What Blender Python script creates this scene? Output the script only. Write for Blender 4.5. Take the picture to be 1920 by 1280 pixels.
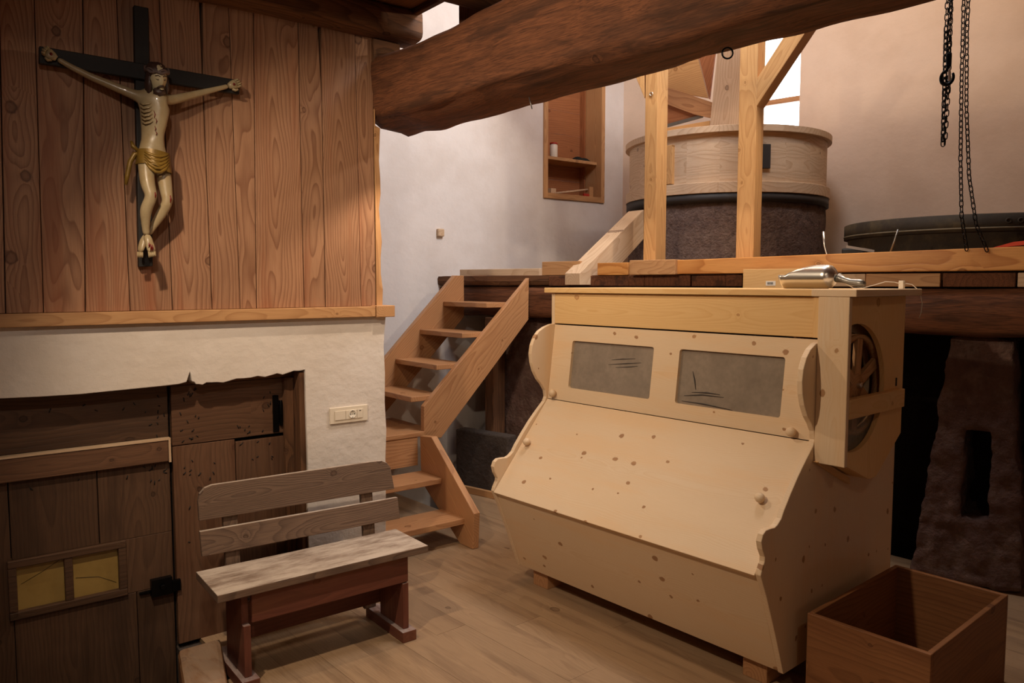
import bpy, bmesh, math, random
from mathutils import Vector, Matrix, noise
random.seed(7)
for o in list(bpy.data.objects): bpy.data.objects.remove(o)
scn = bpy.context.scene
COL = scn.collection
R = math.radians
V = Vector
# ------------------------------------------------------------------ camera
F_ = 1450.0
PITCH = math.atan(109/F_)
EYE = V((0, 0, 1.6))
cam_d = bpy.data.cameras.new('camera'); cam = bpy.data.objects.new('camera', cam_d); COL.objects.link(cam)
cam_d.sensor_width = 36; cam_d.lens = F_/1920*36; cam_d.clip_start = 0.05
cam.location = EYE; cam.rotation_euler = (math.pi/2-PITCH, 0, 0)
scn.camera = cam
# ------------------------------------------------------------------ world, lights, exposure
w = bpy.data.worlds.new('sky'); scn.world = w; w.use_nodes = True
bg = w.node_tree.nodes['Background']; bg.inputs[0].default_value = (0.86, 0.93, 1.0, 1); bg.inputs[1].default_value = 6.0
def light(name, kind, loc, target, power, col, size=.1, size_y=None, spot=None, blend=.3):
    d = bpy.data.lights.new(name, kind); d.energy = power; d.color = col
    if kind == 'AREA':
        d.shape = 'RECTANGLE'; d.size = size; d.size_y = size_y or size
    elif kind == 'SPOT':
        d.spot_size = R(spot or 120); d.spot_blend = blend; d.shadow_soft_size = size
    else: d.shadow_soft_size = size
    o = bpy.data.objects.new(name, d); COL.objects.link(o); o.location = loc
    o.rotation_euler = (V(target)-V(loc)).to_track_quat('-Z', 'Y').to_euler()
    return o
WARM = (1.0, .78, .56); DAY = (.90, .93, 1.0); NEUT = (1.0, .86, .72)
light('lamp_over_bench', 'SPOT', (-1.15, 1.75, 2.74), (.5, 3.6, .5), 105, WARM, .03, spot=108, blend=.5)
light('lamp_on_beam', 'SPOT', (-.38, 3.50, 2.34), (.35, 3.6, .5), 22, WARM, .015, spot=150, blend=.3)
light('lamp_front', 'SPOT', (.9, .2, 2.80), (.8, 3.5, 1.0), 13, WARM, .05, spot=70, blend=.6)
light('lamp_front_left', 'SPOT', (-.3, .3, 2.8), (-.80, 3.8, 1.15), 46, NEUT, .06, spot=66, blend=.8)
light('lamp_hall', 'POINT', (.6, 4.9, 4.0), (0, 0, 0), 38, WARM, .06)
light('lamp_hall_right', 'SPOT', (1.75, 3.75, 3.1), (-.6, 3.9, 1.3), 42, WARM, .04, spot=130)
light('lamp_gallery_right', 'POINT', (2.35, 4.7, 4.2), (0, 0, 0), 28, WARM, .05)
light('daylight_high_window', 'AREA', (1.2, 4.0, 4.4), (-.9, 6.6, 1.5), 62, DAY, .9, .9)
light('rear_fill', 'AREA', (1.2, -1.7, 1.7), (0, 4, 1.0), 2.6, NEUT, 1.4, 1.2)  # added soft warm fill from behind the viewer, not a real window
scn.view_settings.view_transform = 'Standard'; scn.view_settings.look = 'None'
scn.view_settings.exposure = 0.2; scn.view_settings.gamma = 1; scn.view_settings.use_curve_mapping = False
# ------------------------------------------------------------------ geometry helpers
def ray(x, y):
    dx = (x-960)/F_; dy = (640-y)/F_; c, s = math.cos(PITCH), math.sin(PITCH)
    return V((dx, c+dy*s, -s+dy*c))
class Fr:                                    # a working frame: a along, b across, c up
    def __init__(s, o, a, b, c=(0, 0, 1)):
        s.o = V(o); s.a = V(a).normalized(); s.b = V(b).normalized(); s.c = V(c).normalized()
    def p(s, a, b, c): return s.o+s.a*a+s.b*b+s.c*c
    def hit(s, x, y, b=0.0):                 # where a sight line meets the frame's wall plane; returns (a, c)
        r = ray(x, y); q = EYE+r*((s.o+s.b*b-EYE).dot(s.b)/r.dot(s.b))-s.o
        return q.dot(s.a), q.dot(s.c)
def floor_pt(x, y, z=0.0):
    r = ray(x, y); return EYE+r*((z-EYE.z)/r.z)
wd = V((.786, .618, 0)).normalized(); wn = V((.618, -.786, 0)).normalized()
WF = Fr((-.63, 3.86, 0), wd, wn)             # left wall: a along, b into the room
su = V((-.65507538, .75556353, 0)); sv = V((.75556353, .65507538, 0))
SF = Fr((1.03917546, 2.87943111, 0), su, sv)  # sifter: a along its front to the left, b to its back
gd = V((.783, -.622, 0)).normalized(); gn = V((.622, .783, 0)).normalized()
GF = Fr((.155, 5.62, 0), gd, gn)             # gallery front: a to the right, b to the back
ST = Fr((-.58364, 5.06815, 0), wd, wn)       # right stringer of the stair
LS = Fr((-.2176, 4.6026, 0), wn, wd)         # lower flight stringer plane: a towards viewer
XF = Fr((0, 0, 0), (1, 0, 0), (0, 1, 0))
C1 = V((1.07, 7.56, 0)); rd = V((.76, -.65, 0)).normalized(); rn = V((.65, .76, 0)).normalized()
RW = Fr(C1, rd, rn)                          # right hall wall, b outwards
BW = Fr(C1, -wd, -wn)                        # back hall wall, a to the left, b outwards
WORLD = {}
class MB:
    def __init__(s): s.v = []; s.f = []; s.sm = []
    def add(s, vs, fs, smooth=False):
        k = len(s.v); s.v += [V(q) for q in vs]; s.f += [tuple(i+k for i in f) for f in fs]; s.sm += [smooth]*len(fs); return s
    def hexa(s, p):                          # 8 points: bottom 0-3, top 4-7
        return s.add(p, [(0, 3, 2, 1), (4, 5, 6, 7), (0, 1, 5, 4), (1, 2, 6, 5), (2, 3, 7, 6), (3, 0, 4, 7)])
    def box(s, fr, A, B, C):
        P = fr.p
        return s.hexa([P(A[0], B[0], C[0]), P(A[1], B[0], C[0]), P(A[1], B[1], C[0]), P(A[0], B[1], C[0]),
                       P(A[0], B[0], C[1]), P(A[1], B[0], C[1]), P(A[1], B[1], C[1]), P(A[0], B[1], C[1])])
    def prism(s, pts, ext):
        n = len(pts); pts = [V(q) for q in pts]; ext = V(ext)
        return s.add(pts+[q+ext for q in pts], [tuple(range(n))]+[tuple(range(2*n-1, n-1, -1))]+[(i, (i+1) % n, (i+1) % n+n, i+n) for i in range(n)])
    def ring_prism(s, outer, inner, ext):    # outer/inner loops of equal length
        n = len(outer); ext = V(ext); A = [V(q) for q in outer]; B = [V(q) for q in inner]
        vs = A+B+[q+ext for q in A]+[q+ext for q in B]; fs = []
        for i in range(n):
            j = (i+1) % n
            fs += [(i, j, n+j, n+i), (2*n+i, 3*n+i, 3*n+j, 2*n+j), (i, 2*n+i, 2*n+j, j), (n+i, n+j, 3*n+j, 3*n+i)]
        return s.add(vs, fs)
    def tube(s, pts, r, seg=8, closed=False, smooth=True):
        pts = [V(q) for q in pts]; n = len(pts); rs = r if isinstance(r, (list, tuple)) else [r]*n
        k0 = len(s.v); up = None
        for i, q in enumerate(pts):
            if closed: t = pts[(i+1) % n]-pts[i-1]
            else: t = pts[min(i+1, n-1)]-pts[max(i-1, 0)]
            t.normalize()
            if up is None: up = t.orthogonal().normalized()
            up = (up-t*up.dot(t)); up = up.normalized() if up.length > 1e-6 else t.orthogonal().normalized()
            si = t.cross(up)
            for j in range(seg):
                an = 2*math.pi*j/seg; s.v.append(q+(up*math.cos(an)+si*math.sin(an))*rs[i])
        m = n if closed else n-1
        for i in range(m):
            a = k0+i*seg; b = k0+((i+1) % n)*seg
            for j in range(seg):
                s.f.append((a+j, a+(j+1) % seg, b+(j+1) % seg, b+j)); s.sm.append(smooth)
        if not closed:
            s.f.append(tuple(k0+j for j in range(seg-1, -1, -1))); s.sm.append(False)
            s.f.append(tuple(k0+(n-1)*seg+j for j in range(seg))); s.sm.append(False)
        return s
    def lathe(s, o, axis, prof, seg=32, closed=False):  # prof: (r, h)
        o = V(o); ax = V(axis).normalized(); e1 = ax.orthogonal().normalized(); e2 = ax.cross(e1); k0 = len(s.v); n = len(prof)
        for r, h in prof:
            for j in range(seg):
                an = 2*math.pi*j/seg; s.v.append(o+ax*h+(e1*math.cos(an)+e2*math.sin(an))*max(r, 1e-5))
        for i in range(n if closed else n-1):
            a = k0+i*seg; b = k0+((i+1) % n)*seg
            for j in range(seg):
                s.f.append((a+j, a+(j+1) % seg, b+(j+1) % seg, b+j)); s.sm.append(True)
        if not closed:
            s.f.append(tuple(k0+j for j in range(seg-1, -1, -1))); s.sm.append(False)
            s.f.append(tuple(k0+(n-1)*seg+j for j in range(seg))); s.sm.append(False)
        return s
    def out(s, name, mat, parent=None, g=None, n=None, bevel=0, origin=None, smooth=None, **kw):
        g = V(g or (1, 0, 0)).normalized(); n = V(n or (0, 0, 1)); n = n-g*n.dot(g)
        n = n.normalized() if n.length > 1e-5 else g.orthogonal().normalized()
        y = n.cross(g); lo = V([min(q[i] for q in s.v) for i in range(3)]); hi = V([max(q[i] for q in s.v) for i in range(3)])
        o = V(origin) if origin is not None else (lo+hi)/2
        M = Matrix(((g.x, y.x, n.x, o.x), (g.y, y.y, n.y, o.y), (g.z, y.z, n.z, o.z), (0, 0, 0, 1))); Mi = M.inverted()
        me = bpy.data.meshes.new(name); me.from_pydata([Mi @ q for q in s.v], [], s.f)
        bm = bmesh.new(); bm.from_mesh(me)
        for i, f in enumerate(bm.faces): f.smooth = s.sm[i] if smooth is None else smooth
        bmesh.ops.recalc_face_normals(bm, faces=bm.faces); bm.to_mesh(me); bm.free()
        me.materials.append(mat); ob = bpy.data.objects.new(name, me); COL.objects.link(ob)
        place(ob, M, parent)
        if bevel:
            b = ob.modifiers.new('bevel', 'BEVEL'); b.width = bevel; b.segments = 2; b.limit_method = 'ANGLE'; b.angle_limit = R(40)
        for k, q in kw.items(): ob[k] = q
        return ob
def place(ob, M, parent):
    WORLD[ob.name] = M
    if parent: ob.parent = parent; ob.matrix_basis = WORLD[parent.name].inverted() @ M
    else: ob.matrix_basis = M
def thing(name, label, cat, loc, group=None):
    e = bpy.data.objects.new(name, None); COL.objects.link(e); e.empty_display_size = .1
    place(e, Matrix.Translation(V(loc)), None); e['label'] = label; e['category'] = cat
    if group: e['group'] = group
    return e
def struct(name, loc=None):
    e = bpy.data.objects.new(name, None); COL.objects.link(e); place(e, Matrix.Translation(V(loc or (0, 0, 0))), None); e['kind'] = 'structure'; return e
def tag(o, label, cat, group=None):
    o['label'] = label; o['category'] = cat
    if group: o['group'] = group
    return o
# ------------------------------------------------------------------ materials
def lin(c):
    if isinstance(c, str): c = [int(c[i:i+2], 16)/255 for i in (0, 2, 4)]
    return tuple(x/12.92 if x <= .04045 else ((x+.055)/1.055)**2.4 for x in c)+(1,)
class NT:
    def __init__(s, name):
        s.m = bpy.data.materials.new(name); s.m.use_nodes = True; s.t = s.m.node_tree; s.n = s.t.nodes; s.n.clear()
        s.out = s.n.new('ShaderNodeOutputMaterial'); s.b = s.n.new('ShaderNodeBsdfPrincipled'); s.l(s.b.outputs[0], s.out.inputs[0])
    def l(s, a, b): s.t.links.new(a, b)
    def set(s, sock, v):
        if hasattr(v, 'links') or isinstance(v, bpy.types.NodeSocket): s.l(v, sock)
        else: sock.default_value = v
    def math(s, op, a, b=0.0, c=None, clamp=False):
        n = s.n.new('ShaderNodeMath'); n.operation = op; n.use_clamp = clamp; s.set(n.inputs[0], a); s.set(n.inputs[1], b)
        if c is not None: s.set(n.inputs[2], c)
        return n.outputs[0]
    def vmath(s, op, a, b=None):
        n = s.n.new('ShaderNodeVectorMath'); n.operation = op; s.set(n.inputs[0], a)
        if b is not None: s.set(n.inputs[1], b)
        return n.outputs['Value'] if op in ('LENGTH', 'DISTANCE', 'DOT_PRODUCT') else n.outputs[0]
    def noise(s, vec, scale, detail=3, rough=.5):
        n = s.n.new('ShaderNodeTexNoise'); s.l(vec, n.inputs['Vector']); n.inputs['Scale'].default_value = scale
        n.inputs['Detail'].default_value = detail; n.inputs['Roughness'].default_value = rough; return n.outputs[0]
    def mix(s, f, a, b, mode='MIX'):
        n = s.n.new('ShaderNodeMix'); n.data_type = 'RGBA'; n.blend_type = mode; s.set(n.inputs[0], f); s.set(n.inputs[6], a); s.set(n.inputs[7], b); return n.outputs[2]
    def ramp(s, f, lo, hi):
        n = s.n.new('ShaderNodeMapRange'); n.interpolation_type = 'SMOOTHSTEP'; s.l(f, n.inputs[0]); n.inputs[1].default_value = lo; n.inputs[2].default_value = hi; return n.outputs[0]
    def co(s, rnd=True):
        t = s.n.new('ShaderNodeTexCoord').outputs['Object']
        if not rnd: return t, None
        r = s.n.new('ShaderNodeObjectInfo').outputs['Random']
        c = s.n.new('ShaderNodeCombineXYZ'); s.l(s.math('MULTIPLY', r, 37.0), c.inputs[0]); s.l(s.math('MULTIPLY', r, 91.0), c.inputs[1]); s.l(s.math('MULTIPLY', r, 53.0), c.inputs[2])
        return s.vmath('ADD', t, c.outputs[0]), r
    def bump(s, h, strength, dist):
        n = s.n.new('ShaderNodeBump'); n.inputs['Strength'].default_value = strength; n.inputs['Distance'].default_value = dist; s.l(h, n.inputs['Height']); s.l(n.outputs[0], s.b.inputs['Normal'])
def wood(name, light, dark, rings=120, contrast=.6, knot=.5, knotcol='5a3018', rough=.55, tint=.12, dust=None, dust_amt=0, bump=.25, wear=None, wear_amt=.4, kscale=6.0, fib=.25, cath=.05, wscale=(1.2, 9, 5), solid=.45):
    t = NT(name); co, rnd = t.co(); raw = t.n.new('ShaderNodeTexCoord').outputs['Object']
    sx = t.n.new('ShaderNodeSeparateXYZ'); t.l(raw, sx.inputs[0])
    mp = t.n.new('ShaderNodeMapping'); t.l(co, mp.inputs[0]); mp.inputs['Scale'].default_value = (.9, 3.5, 3.5)
    low = t.noise(mp.outputs[0], 1.0, 2); low2 = t.noise(t.vmath('ADD', mp.outputs[0], (5, 9, 3)), 1.3, 2)
    # knots
    vo = t.n.new('ShaderNodeTexVoronoi'); vo.voronoi_dimensions = '2D'; km_ = t.n.new('ShaderNodeMapping'); t.l(co, km_.inputs[0]); km_.inputs['Scale'].default_value = (.8, 1, .25); t.l(t.vmath('ADD', km_.outputs[0], t.vmath('MULTIPLY', t.noise(co, 45, 2), (.012, .012, 0))), vo.inputs['Vector']); vo.inputs['Scale'].default_value = kscale
    sc = t.n.new('ShaderNodeSeparateColor'); t.l(vo.outputs['Color'], sc.inputs[0])
    has = t.math('GREATER_THAN', sc.outputs[0], 1-knot)
    kr = t.math('ADD', .03, t.math('MULTIPLY', sc.outputs[1], .075))
    kd = t.math('DIVIDE', vo.outputs['Distance'], kr)
    km = t.math('MULTIPLY', has, t.math('SUBTRACT', 1.0, t.ramp(kd, .75, 1.15)))
    halo = t.math('MULTIPLY', has, t.math('POWER', 2.718, t.math('MULTIPLY', kd, -.55)))
    # rings
    yy = t.math('ADD', sx.outputs[1], t.math('MULTIPLY', t.math('SUBTRACT', low, .5), .16))
    zz = t.math('ADD', t.math('ADD', sx.outputs[2], .03), t.math('MULTIPLY', t.math('SUBTRACT', low2, .5), cath*3))
    r = t.math('SQRT', t.math('ADD', t.math('MULTIPLY', yy, yy), t.math('MULTIPLY', zz, zz)))
    r = t.math('ADD', r, t.math('MULTIPLY', halo, .035))
    fr = t.math('FRACT', t.math('MULTIPLY', r, float(rings)))
    ring = t.math('POWER', fr, 2.2); ring = t.math('MULTIPLY', ring, t.math('SUBTRACT', 1.0, t.ramp(fr, .9, 1.0)))
    m2 = t.n.new('ShaderNodeMapping'); t.l(co, m2.inputs[0]); m2.inputs['Scale'].default_value = (12, 260, 260)
    fine = t.noise(m2.outputs[0], 1.0, 3, .6)
    col = t.mix(t.math('MULTIPLY', ring, contrast, clamp=True), lin(light), lin(dark))
    col = t.mix(t.math('MULTIPLY', t.ramp(fine, .35, .75), fib), col, lin(dark))
    big = t.noise(mp.outputs[0], .8, 2)
    hs = t.n.new('ShaderNodeHueSaturation'); t.l(col, hs.inputs['Color'])
    t.l(t.math('ADD', 1-tint, t.math('MULTIPLY', rnd, 2*tint)), hs.inputs['Value']); t.l(t.math('ADD', .47, t.math('MULTIPLY', big, .06)), hs.inputs['Hue']) if False else None
    col = hs.outputs[0]
    col = t.mix(t.math('MULTIPLY', t.ramp(big, .4, .7), .22), col, t.mix(.5, col, lin(dark)))
    kcore = t.mix(t.ramp(kd, .45, .95), t.mix(solid, lin(knotcol), lin(light)), lin(knotcol))
    col = t.mix(t.math('MULTIPLY', km, .85), col, kcore)
    if wear:
        wm = t.n.new('ShaderNodeMapping'); t.l(co, wm.inputs[0]); wm.inputs['Scale'].default_value = wscale; wn_ = t.noise(wm.outputs[0], 1.0, 4, .6); col = t.mix(t.math('MULTIPLY', t.ramp(wn_, .48, .68), wear_amt), col, lin(wear))
    if dust:
        dm = t.n.new('ShaderNodeMapping'); t.l(co, dm.inputs[0]); dm.inputs['Scale'].default_value = (4, 14, 9); dn = t.noise(dm.outputs[0], 1.0, 6, .7); ge = t.n.new('ShaderNodeNewGeometry'); sn = t.n.new('ShaderNodeSeparateXYZ'); t.l(ge.outputs['Normal'], sn.inputs[0])
        col = t.mix(t.math('MULTIPLY', t.math('MULTIPLY', t.ramp(sn.outputs[2], .5, .9), t.ramp(dn, .25, .65)), dust_amt), col, lin(dust))
    t.l(col, t.b.inputs['Base Color']); t.b.inputs['Roughness'].default_value = rough; t.b.inputs['Specular IOR Level'].default_value = .35
    t.bump(t.math('ADD', t.math('MULTIPLY', ring, -.5), t.math('ADD', t.math('MULTIPLY', fine, .6), t.math('MULTIPLY', km, -.3))), bump, .002)
    return t.m
def plain(name, col, rough=.5, metal=0, var=.15, scale=12, bump=0, bscale=40, col2=None, amt=.6, lo=.45, hi=.7, bdist=.004, spec=.5, coat=0):
    t = NT(name); co, rnd = t.co()
    n1 = t.noise(co, scale, 5, .6); c = lin(col)
    cc = t.mix(n1, tuple(x*(1-var) for x in c[:3])+(1,), tuple(min(1, x*(1+var)) for x in c[:3])+(1,))
    if col2: cc = t.mix(t.math('MULTIPLY', t.ramp(t.noise(t.vmath('ADD', co, (3, 1, 7)), scale*.6, 6, .65), lo, hi), amt), cc, lin(col2))
    t.l(cc, t.b.inputs['Base Color']); t.b.inputs['Roughness'].default_value = rough; t.b.inputs['Metallic'].default_value = metal
    t.b.inputs['Specular IOR Level'].default_value = spec; t.b.inputs['Coat Weight'].default_value = coat
    if bump: t.bump(t.math('ADD', t.noise(co, bscale, 6, .65), t.math('MULTIPLY', t.noise(co, bscale*.18, 4, .6), 1.5)), bump, bdist)
    return t.m
M_SPRUCE = wood('spruce', 'e0c7a6', 'cba26c', rings=150, contrast=.28, knot=.42, knotcol='8e5c30', tint=.02, bump=.06, kscale=8, fib=.12, wear='e3b47c', wear_amt=.25, rough=.5, cath=.02, solid=.05)
M_SPRUCE2 = wood('spruce_rail', 'e4be84', 'c8924f', rings=110, contrast=.35, knot=.35, knotcol='9a6030', tint=.05, bump=.1, kscale=6, fib=.15, cath=.03)
M_PLY = plain('plywood_edge', 'e2c08a', .6, var=.12, scale=30)
M_LARCH = wood('larch_panel', 'ac8263', '6d432d', rings=85, contrast=.8, knot=.22, knotcol='43200f', tint=.14, bump=.35, kscale=4.5, fib=.3, wear='92583a', wear_amt=.65, cath=.07, wscale=(.5, 9, 4))
M_TRIM = wood('larch_trim', 'c6996a', '94633c', rings=110, contrast=.6, knot=.3, tint=.05, kscale=6)
M_STAIR = wood('larch_stair', 'c09064', '885636', rings=70, contrast=.6, knot=.3, knotcol='60300f', tint=.07, rough=.4, kscale=5)
M_CURB = wood('larch_curb', 'd69a58', '9c5820', rings=45, contrast=.75, knot=.25, knotcol='6a3a14', tint=.04, rough=.35, kscale=5)
M_POST = wood('larch_post', 'd0a26a', 'a06c3c', rings=80, contrast=.55, knot=.3, knotcol='80501f', tint=.05, kscale=6)
M_PALE = wood('pale_board', 'd9bfa0', 'ae8762', rings=60, contrast=.55, knot=.25, tint=.05, kscale=6)
M_OLD = wood('old_beam', '784a2e', '371f12', rings=38, contrast=.45, knot=.4, knotcol='24120a', tint=.05, rough=.8, bump=1.0, fib=.8, kscale=3, wear='3c2416', wear_amt=.8, wscale=(2, 14, 14))
M_OLDS = wood('old_joist', '7a5438', '3e281a', rings=60, contrast=.8, knot=.3, knotcol='26130a', tint=.12, rough=.8, bump=.8, fib=.5, wear='4a2f1c', wear_amt=.5)
M_CEIL = wood('ceiling_board', 'a8784c', '6a4628', rings=60, contrast=.55, knot=.25, knotcol='3a1f10', tint=.12, rough=.75, bump=.3, wear='6e4828', wear_amt=.5)
M_DOOR = wood('old_door', '5e4431', '33231a', rings=60, contrast=.5, knot=.25, knotcol='20120a', tint=.12, rough=.6, bump=.4, wear='3c2a1e', wear_amt=.65, fib=.35)
M_DOORP = wood('old_door_side', '70503a', '3e291c', rings=60, contrast=.5, knot=.3, knotcol='24130a', tint=.12, rough=.6, bump=.4, wear='553420', wear_amt=.6, fib=.35)
M_BGREY = wood('bench_grey', '7c6452', '493830', rings=140, contrast=.7, knot=.2, knotcol='382418', tint=.06, rough=.8, bump=.7, dust='cdbfb0', dust_amt=.8, fib=.4)
M_BRED = wood('bench_red', '744435', '45261c', rings=50, contrast=.35, knot=.1, tint=.08, rough=.55, bump=.25, wear='9a6a4a', wear_amt=.3, dust='b8aca6', dust_amt=.7)
M_CRATE = wood('crate_board', '8c5e3a', '5a381e', rings=50, contrast=.5, knot=.4, knotcol='3a1a0c', tint=.08, rough=.6, bump=.3, wear='663c22', wear_amt=.5)
M_CUP = wood('niche_board', 'a86c44', '6c3c20', rings=60, contrast=.5, knot=.45, knotcol='3c1a0c', tint=.08)
M_FLOOR = wood('floor_board', 'a98c6c', '80644a', rings=110, contrast=.35, knot=.10, knotcol='59412d', tint=.06, rough=.5, bump=.15, wear='6e5540', wear_amt=.45, kscale=4, wscale=(1.5, 12, 5))
M_BLACKW = plain('black_paint_wood', '17120f', .6, var=.3, scale=20, bump=.2, bscale=60)
def plaster(name, col, col2, rough=.9, bs=22, st=.5, stain=.25):
    t = NT(name); co, rnd = t.co(False); n = t.noise(co, 2.2, 6, .6); n2 = t.noise(co, 11, 6, .7)
    c = t.mix(t.math('MULTIPLY', t.ramp(n, .38, .68), .7), lin(col), lin(col2)); c = t.mix(t.math('MULTIPLY', t.ramp(n2, .62, .8), stain), c, lin('8f7d6a'))
    t.l(c, t.b.inputs['Base Color']); t.b.inputs['Roughness'].default_value = rough; t.b.inputs['Specular IOR Level'].default_value = .2
    t.bump(t.math('ADD', t.noise(co, bs, 7, .6), t.math('MULTIPLY', t.noise(co, 5, 3), 2.0)), st, .008); return t.m
M_PLAST = plaster('plaster_lime', 'dcd3ca', 'cfc3b6')
M_PLASTB = plaster('plaster_back', 'e6e1de', 'd8d0ca', stain=.08, st=.3)
M_PLASTR = plaster('plaster_right', 'e0cab6', 'd4bca6', stain=.05, st=.25)
M_STONE = plain('red_porphyry', '6a5148', .95, var=.35, scale=14, bump=.9, bscale=28, col2='8a7468', bdist=.03, spec=.2)
M_MILL = plain('millstone', '7c675d', .95, var=.4, scale=40, bump=1.0, bscale=60, col2='4a3c38', bdist=.02, spec=.2)
M_DARKST = plain('dark_stone', '4a3f38', .95, var=.3, scale=10, bump=.8, bscale=20, bdist=.02)
M_IRON = plain('iron_band', '3a3634', .65, .3, var=.2, bump=.2)
M_BASIN = plain('basin_iron', '2e2519', .8, .0, var=.5, scale=10, bump=.5, bscale=25, col2='5a4c30')
M_CHAIN = plain('black_chain', '141416', .35, .8, var=.1)
M_STEEL = plain('steel', 'e2dfd8', .3, 1.0, var=.05, scale=30)
M_STEELD = plain('steel_dull', '8d8a84', .4, .9, var=.2, scale=30)
M_WHITEP = plain('white_plastic', 'e8e0d0', .35, var=.02)
M_CREAM = plain('cream_plastic', 'e4d8c4', .35, var=.02)
M_BLACK = plain('black', '050505', .6, var=.1)
M_RED = plain('red_plastic', 'a82318', .4, var=.1)
M_SKIN = plain('painted_skin', 'a89674', .35, var=.18, scale=25, bump=.25, bscale=35, col2='9a7f54', amt=.5, coat=.3)
M_HAIR = plain('painted_hair', '43302a', .45, var=.3, scale=30, bump=.4, bscale=60, coat=.2)
M_CLOTH = plain('gilt_cloth', '86682a', .4, .2, var=.3, scale=25, bump=.3, bscale=40, col2='5e4a20')
M_BLOOD = plain('red_paint', '6e120c', .4, var=.2)
M_FACEW = plain('painted_white', 'cbbd98', .4, var=.1)
M_CROWN = plain('painted_crown', '6a5a56', .5, var=.3, scale=40, bump=.6, bscale=70)
M_DARKGR = plain('dark_cloth', '141a18', .9, var=.4)
M_ORANGE = plain('orange_strap', 'c8401c', .6, var=.1)
M_PAPER = plain('paper', 'e9e6de', .6, var=.02)
M_GREYBD = plain('grey_board', '8d857c', .8, var=.1)  # one even grey for the inner sheet and the strip
M_LIMEW = plain('lime_wash', 'd6d0c8', .9, var=.05, bump=.3)
def glassy(name, col, alpha, rough=.25, mott='8c8478', smear=True):
    t = NT(name); co, rnd = t.co(); n = t.noise(co, 7, 5, .6); n2 = t.noise(co, 40, 3)
    c = t.mix(n, lin(col), lin(mott)); t.l(c, t.b.inputs['Base Color']); t.b.inputs['Roughness'].default_value = rough
    t.l(t.math('ADD', alpha-.12, t.math('MULTIPLY', t.math('MULTIPLY', n, n2), .7), clamp=True), t.b.inputs['Alpha']); t.b.inputs['Specular IOR Level'].default_value = .6
    return t.m
M_DUSTG = glassy('dusty_pane', '85786a', .86, mott='988a7a')
M_OLDG = glassy('amber_pane', '8c7038', .96, .3, 'a48a50')
M_PLEXI = glassy('clear_pane', 'b0a890', .16, .1)
def window_glass():
    t = NT('window_glass'); t.b.inputs['Base Color'].default_value = (1, 1, 1, 1); t.b.inputs['Roughness'].default_value = .02; t.b.inputs['Alpha'].default_value = .06; return t.m
M_WGLASS = window_glass()
UP = V((0, 0, 1))
# ================================================================== the setting
# ---- floor of staggered boards running along the sifter
fl = struct('floor')
MB().box(XF, (-4.2, 5.2), (-2.2, 9.2), (-.42, -.30)).out('subfloor', M_DARKST, fl, kind='stuff')
FB = Fr((0, 0, 0), -su, sv)                   # boards run along a
BWD = .165
for i in range(-24, 40):
    b0 = i*BWD
    if b0 > 6.6 or b0 < -.8: continue
    off = random.uniform(0, 1.7); a = -6.0+off
    while a < 4.0:
        a2 = a+random.choice((1.1, 1.4, 1.7))
        c_ = FB.p(a, b0+BWD/2, 0); wa_, wb__ = (c_-WF.o).dot(wd), (c_-WF.o).dot(wn); lim = .34 if wa_ < -.84 else -9
        if a+(lim-wb__) > a2-.05: a = a2; continue
        if wb__ < lim: a = a+(lim-wb__)
        mid = FB.p((a+a2)/2, b0+BWD/2, 0)
        dpt = mid.y
        vis = 1.7 < dpt < 7.2 and abs(mid.x) < .75*dpt+.9 and mid.dot(gn) < 4.9
        if vis:
            e = .0005
            MB().box(FB, (a+e, a2-e), (b0+e, b0+BWD-e), (-.022, random.uniform(-.0006, .0004))).out('board', M_FLOOR, fl, g=FB.a, n=UP)
        a = a2
MB().box(WF, (-2.6, .0), (-.29, -.151), (-.299, -.001)).out('footing', M_DARKST, fl, kind='stuff'); MB().box(WF, (-1.0, -.0), (-.15, .33), (-.299, -.023)).out('footing', M_DARKST, fl, kind='stuff')
# ---- left wall: lime plaster with a ragged door opening
wl = struct('wall_left', (-.63, 3.86, 0))
TH = .26
zt = 1.437
lint = []                                     # lower ragged edge of the lintel plaster (a, z) from left to right
px = [(-60, 757), (0, 747), (70, 744), (150, 739), (230, 731), (300, 724), (335, 720), (350, 716), (356, 697), (360, 715), (372, 720), (395, 717), (430, 714), (470, 708), (510, 703), (540, 699), (572, 693)]
prev = None
for q in px:
    c = WF.hit(*q)
    if prev and q[0] > 356:
        for k in (1, 2):
            tt = k/3; lint.append((prev[0]+(c[0]-prev[0])*tt, prev[1]+(c[1]-prev[1])*tt+random.uniform(-.006, .006)))
    lint.append(c); prev = c
jambx = []
for k in range(1, 9):
    z = lint[-1][1]*(1-k/8); jambx.append((-.428+random.uniform(-.004, .004), z))
poly = [(-2.6, zt), (-2.6, lint[0][1])]+lint+jambx+[(0.0, 0.0)]
for k in range(1, 10): poly.append((random.uniform(-.012, .004)-.004, zt*k/10))
poly += [(0, zt)]
m = MB(); n0 = len(poly); pf = [WF.p(a, 0, z) for a, z in poly]
MB().prism(pf, -wn*TH).out('plaster', M_PLAST, wl, g=wd, n=wn, bevel=.012)
# rounded lip of plaster hanging over the old timber lintel
lip = [WF.p(a, -.02+random.uniform(-.002, .002), z+.012) for a, z in [c for c in lint if c[0] < -.96]]

# wall behind the panelling
MB().box(WF, (-2.6, -.02), (-.20, -.075), (1.42, 3.0)).out('masonry', M_DARKST, wl, g=wd, n=wn)
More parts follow.
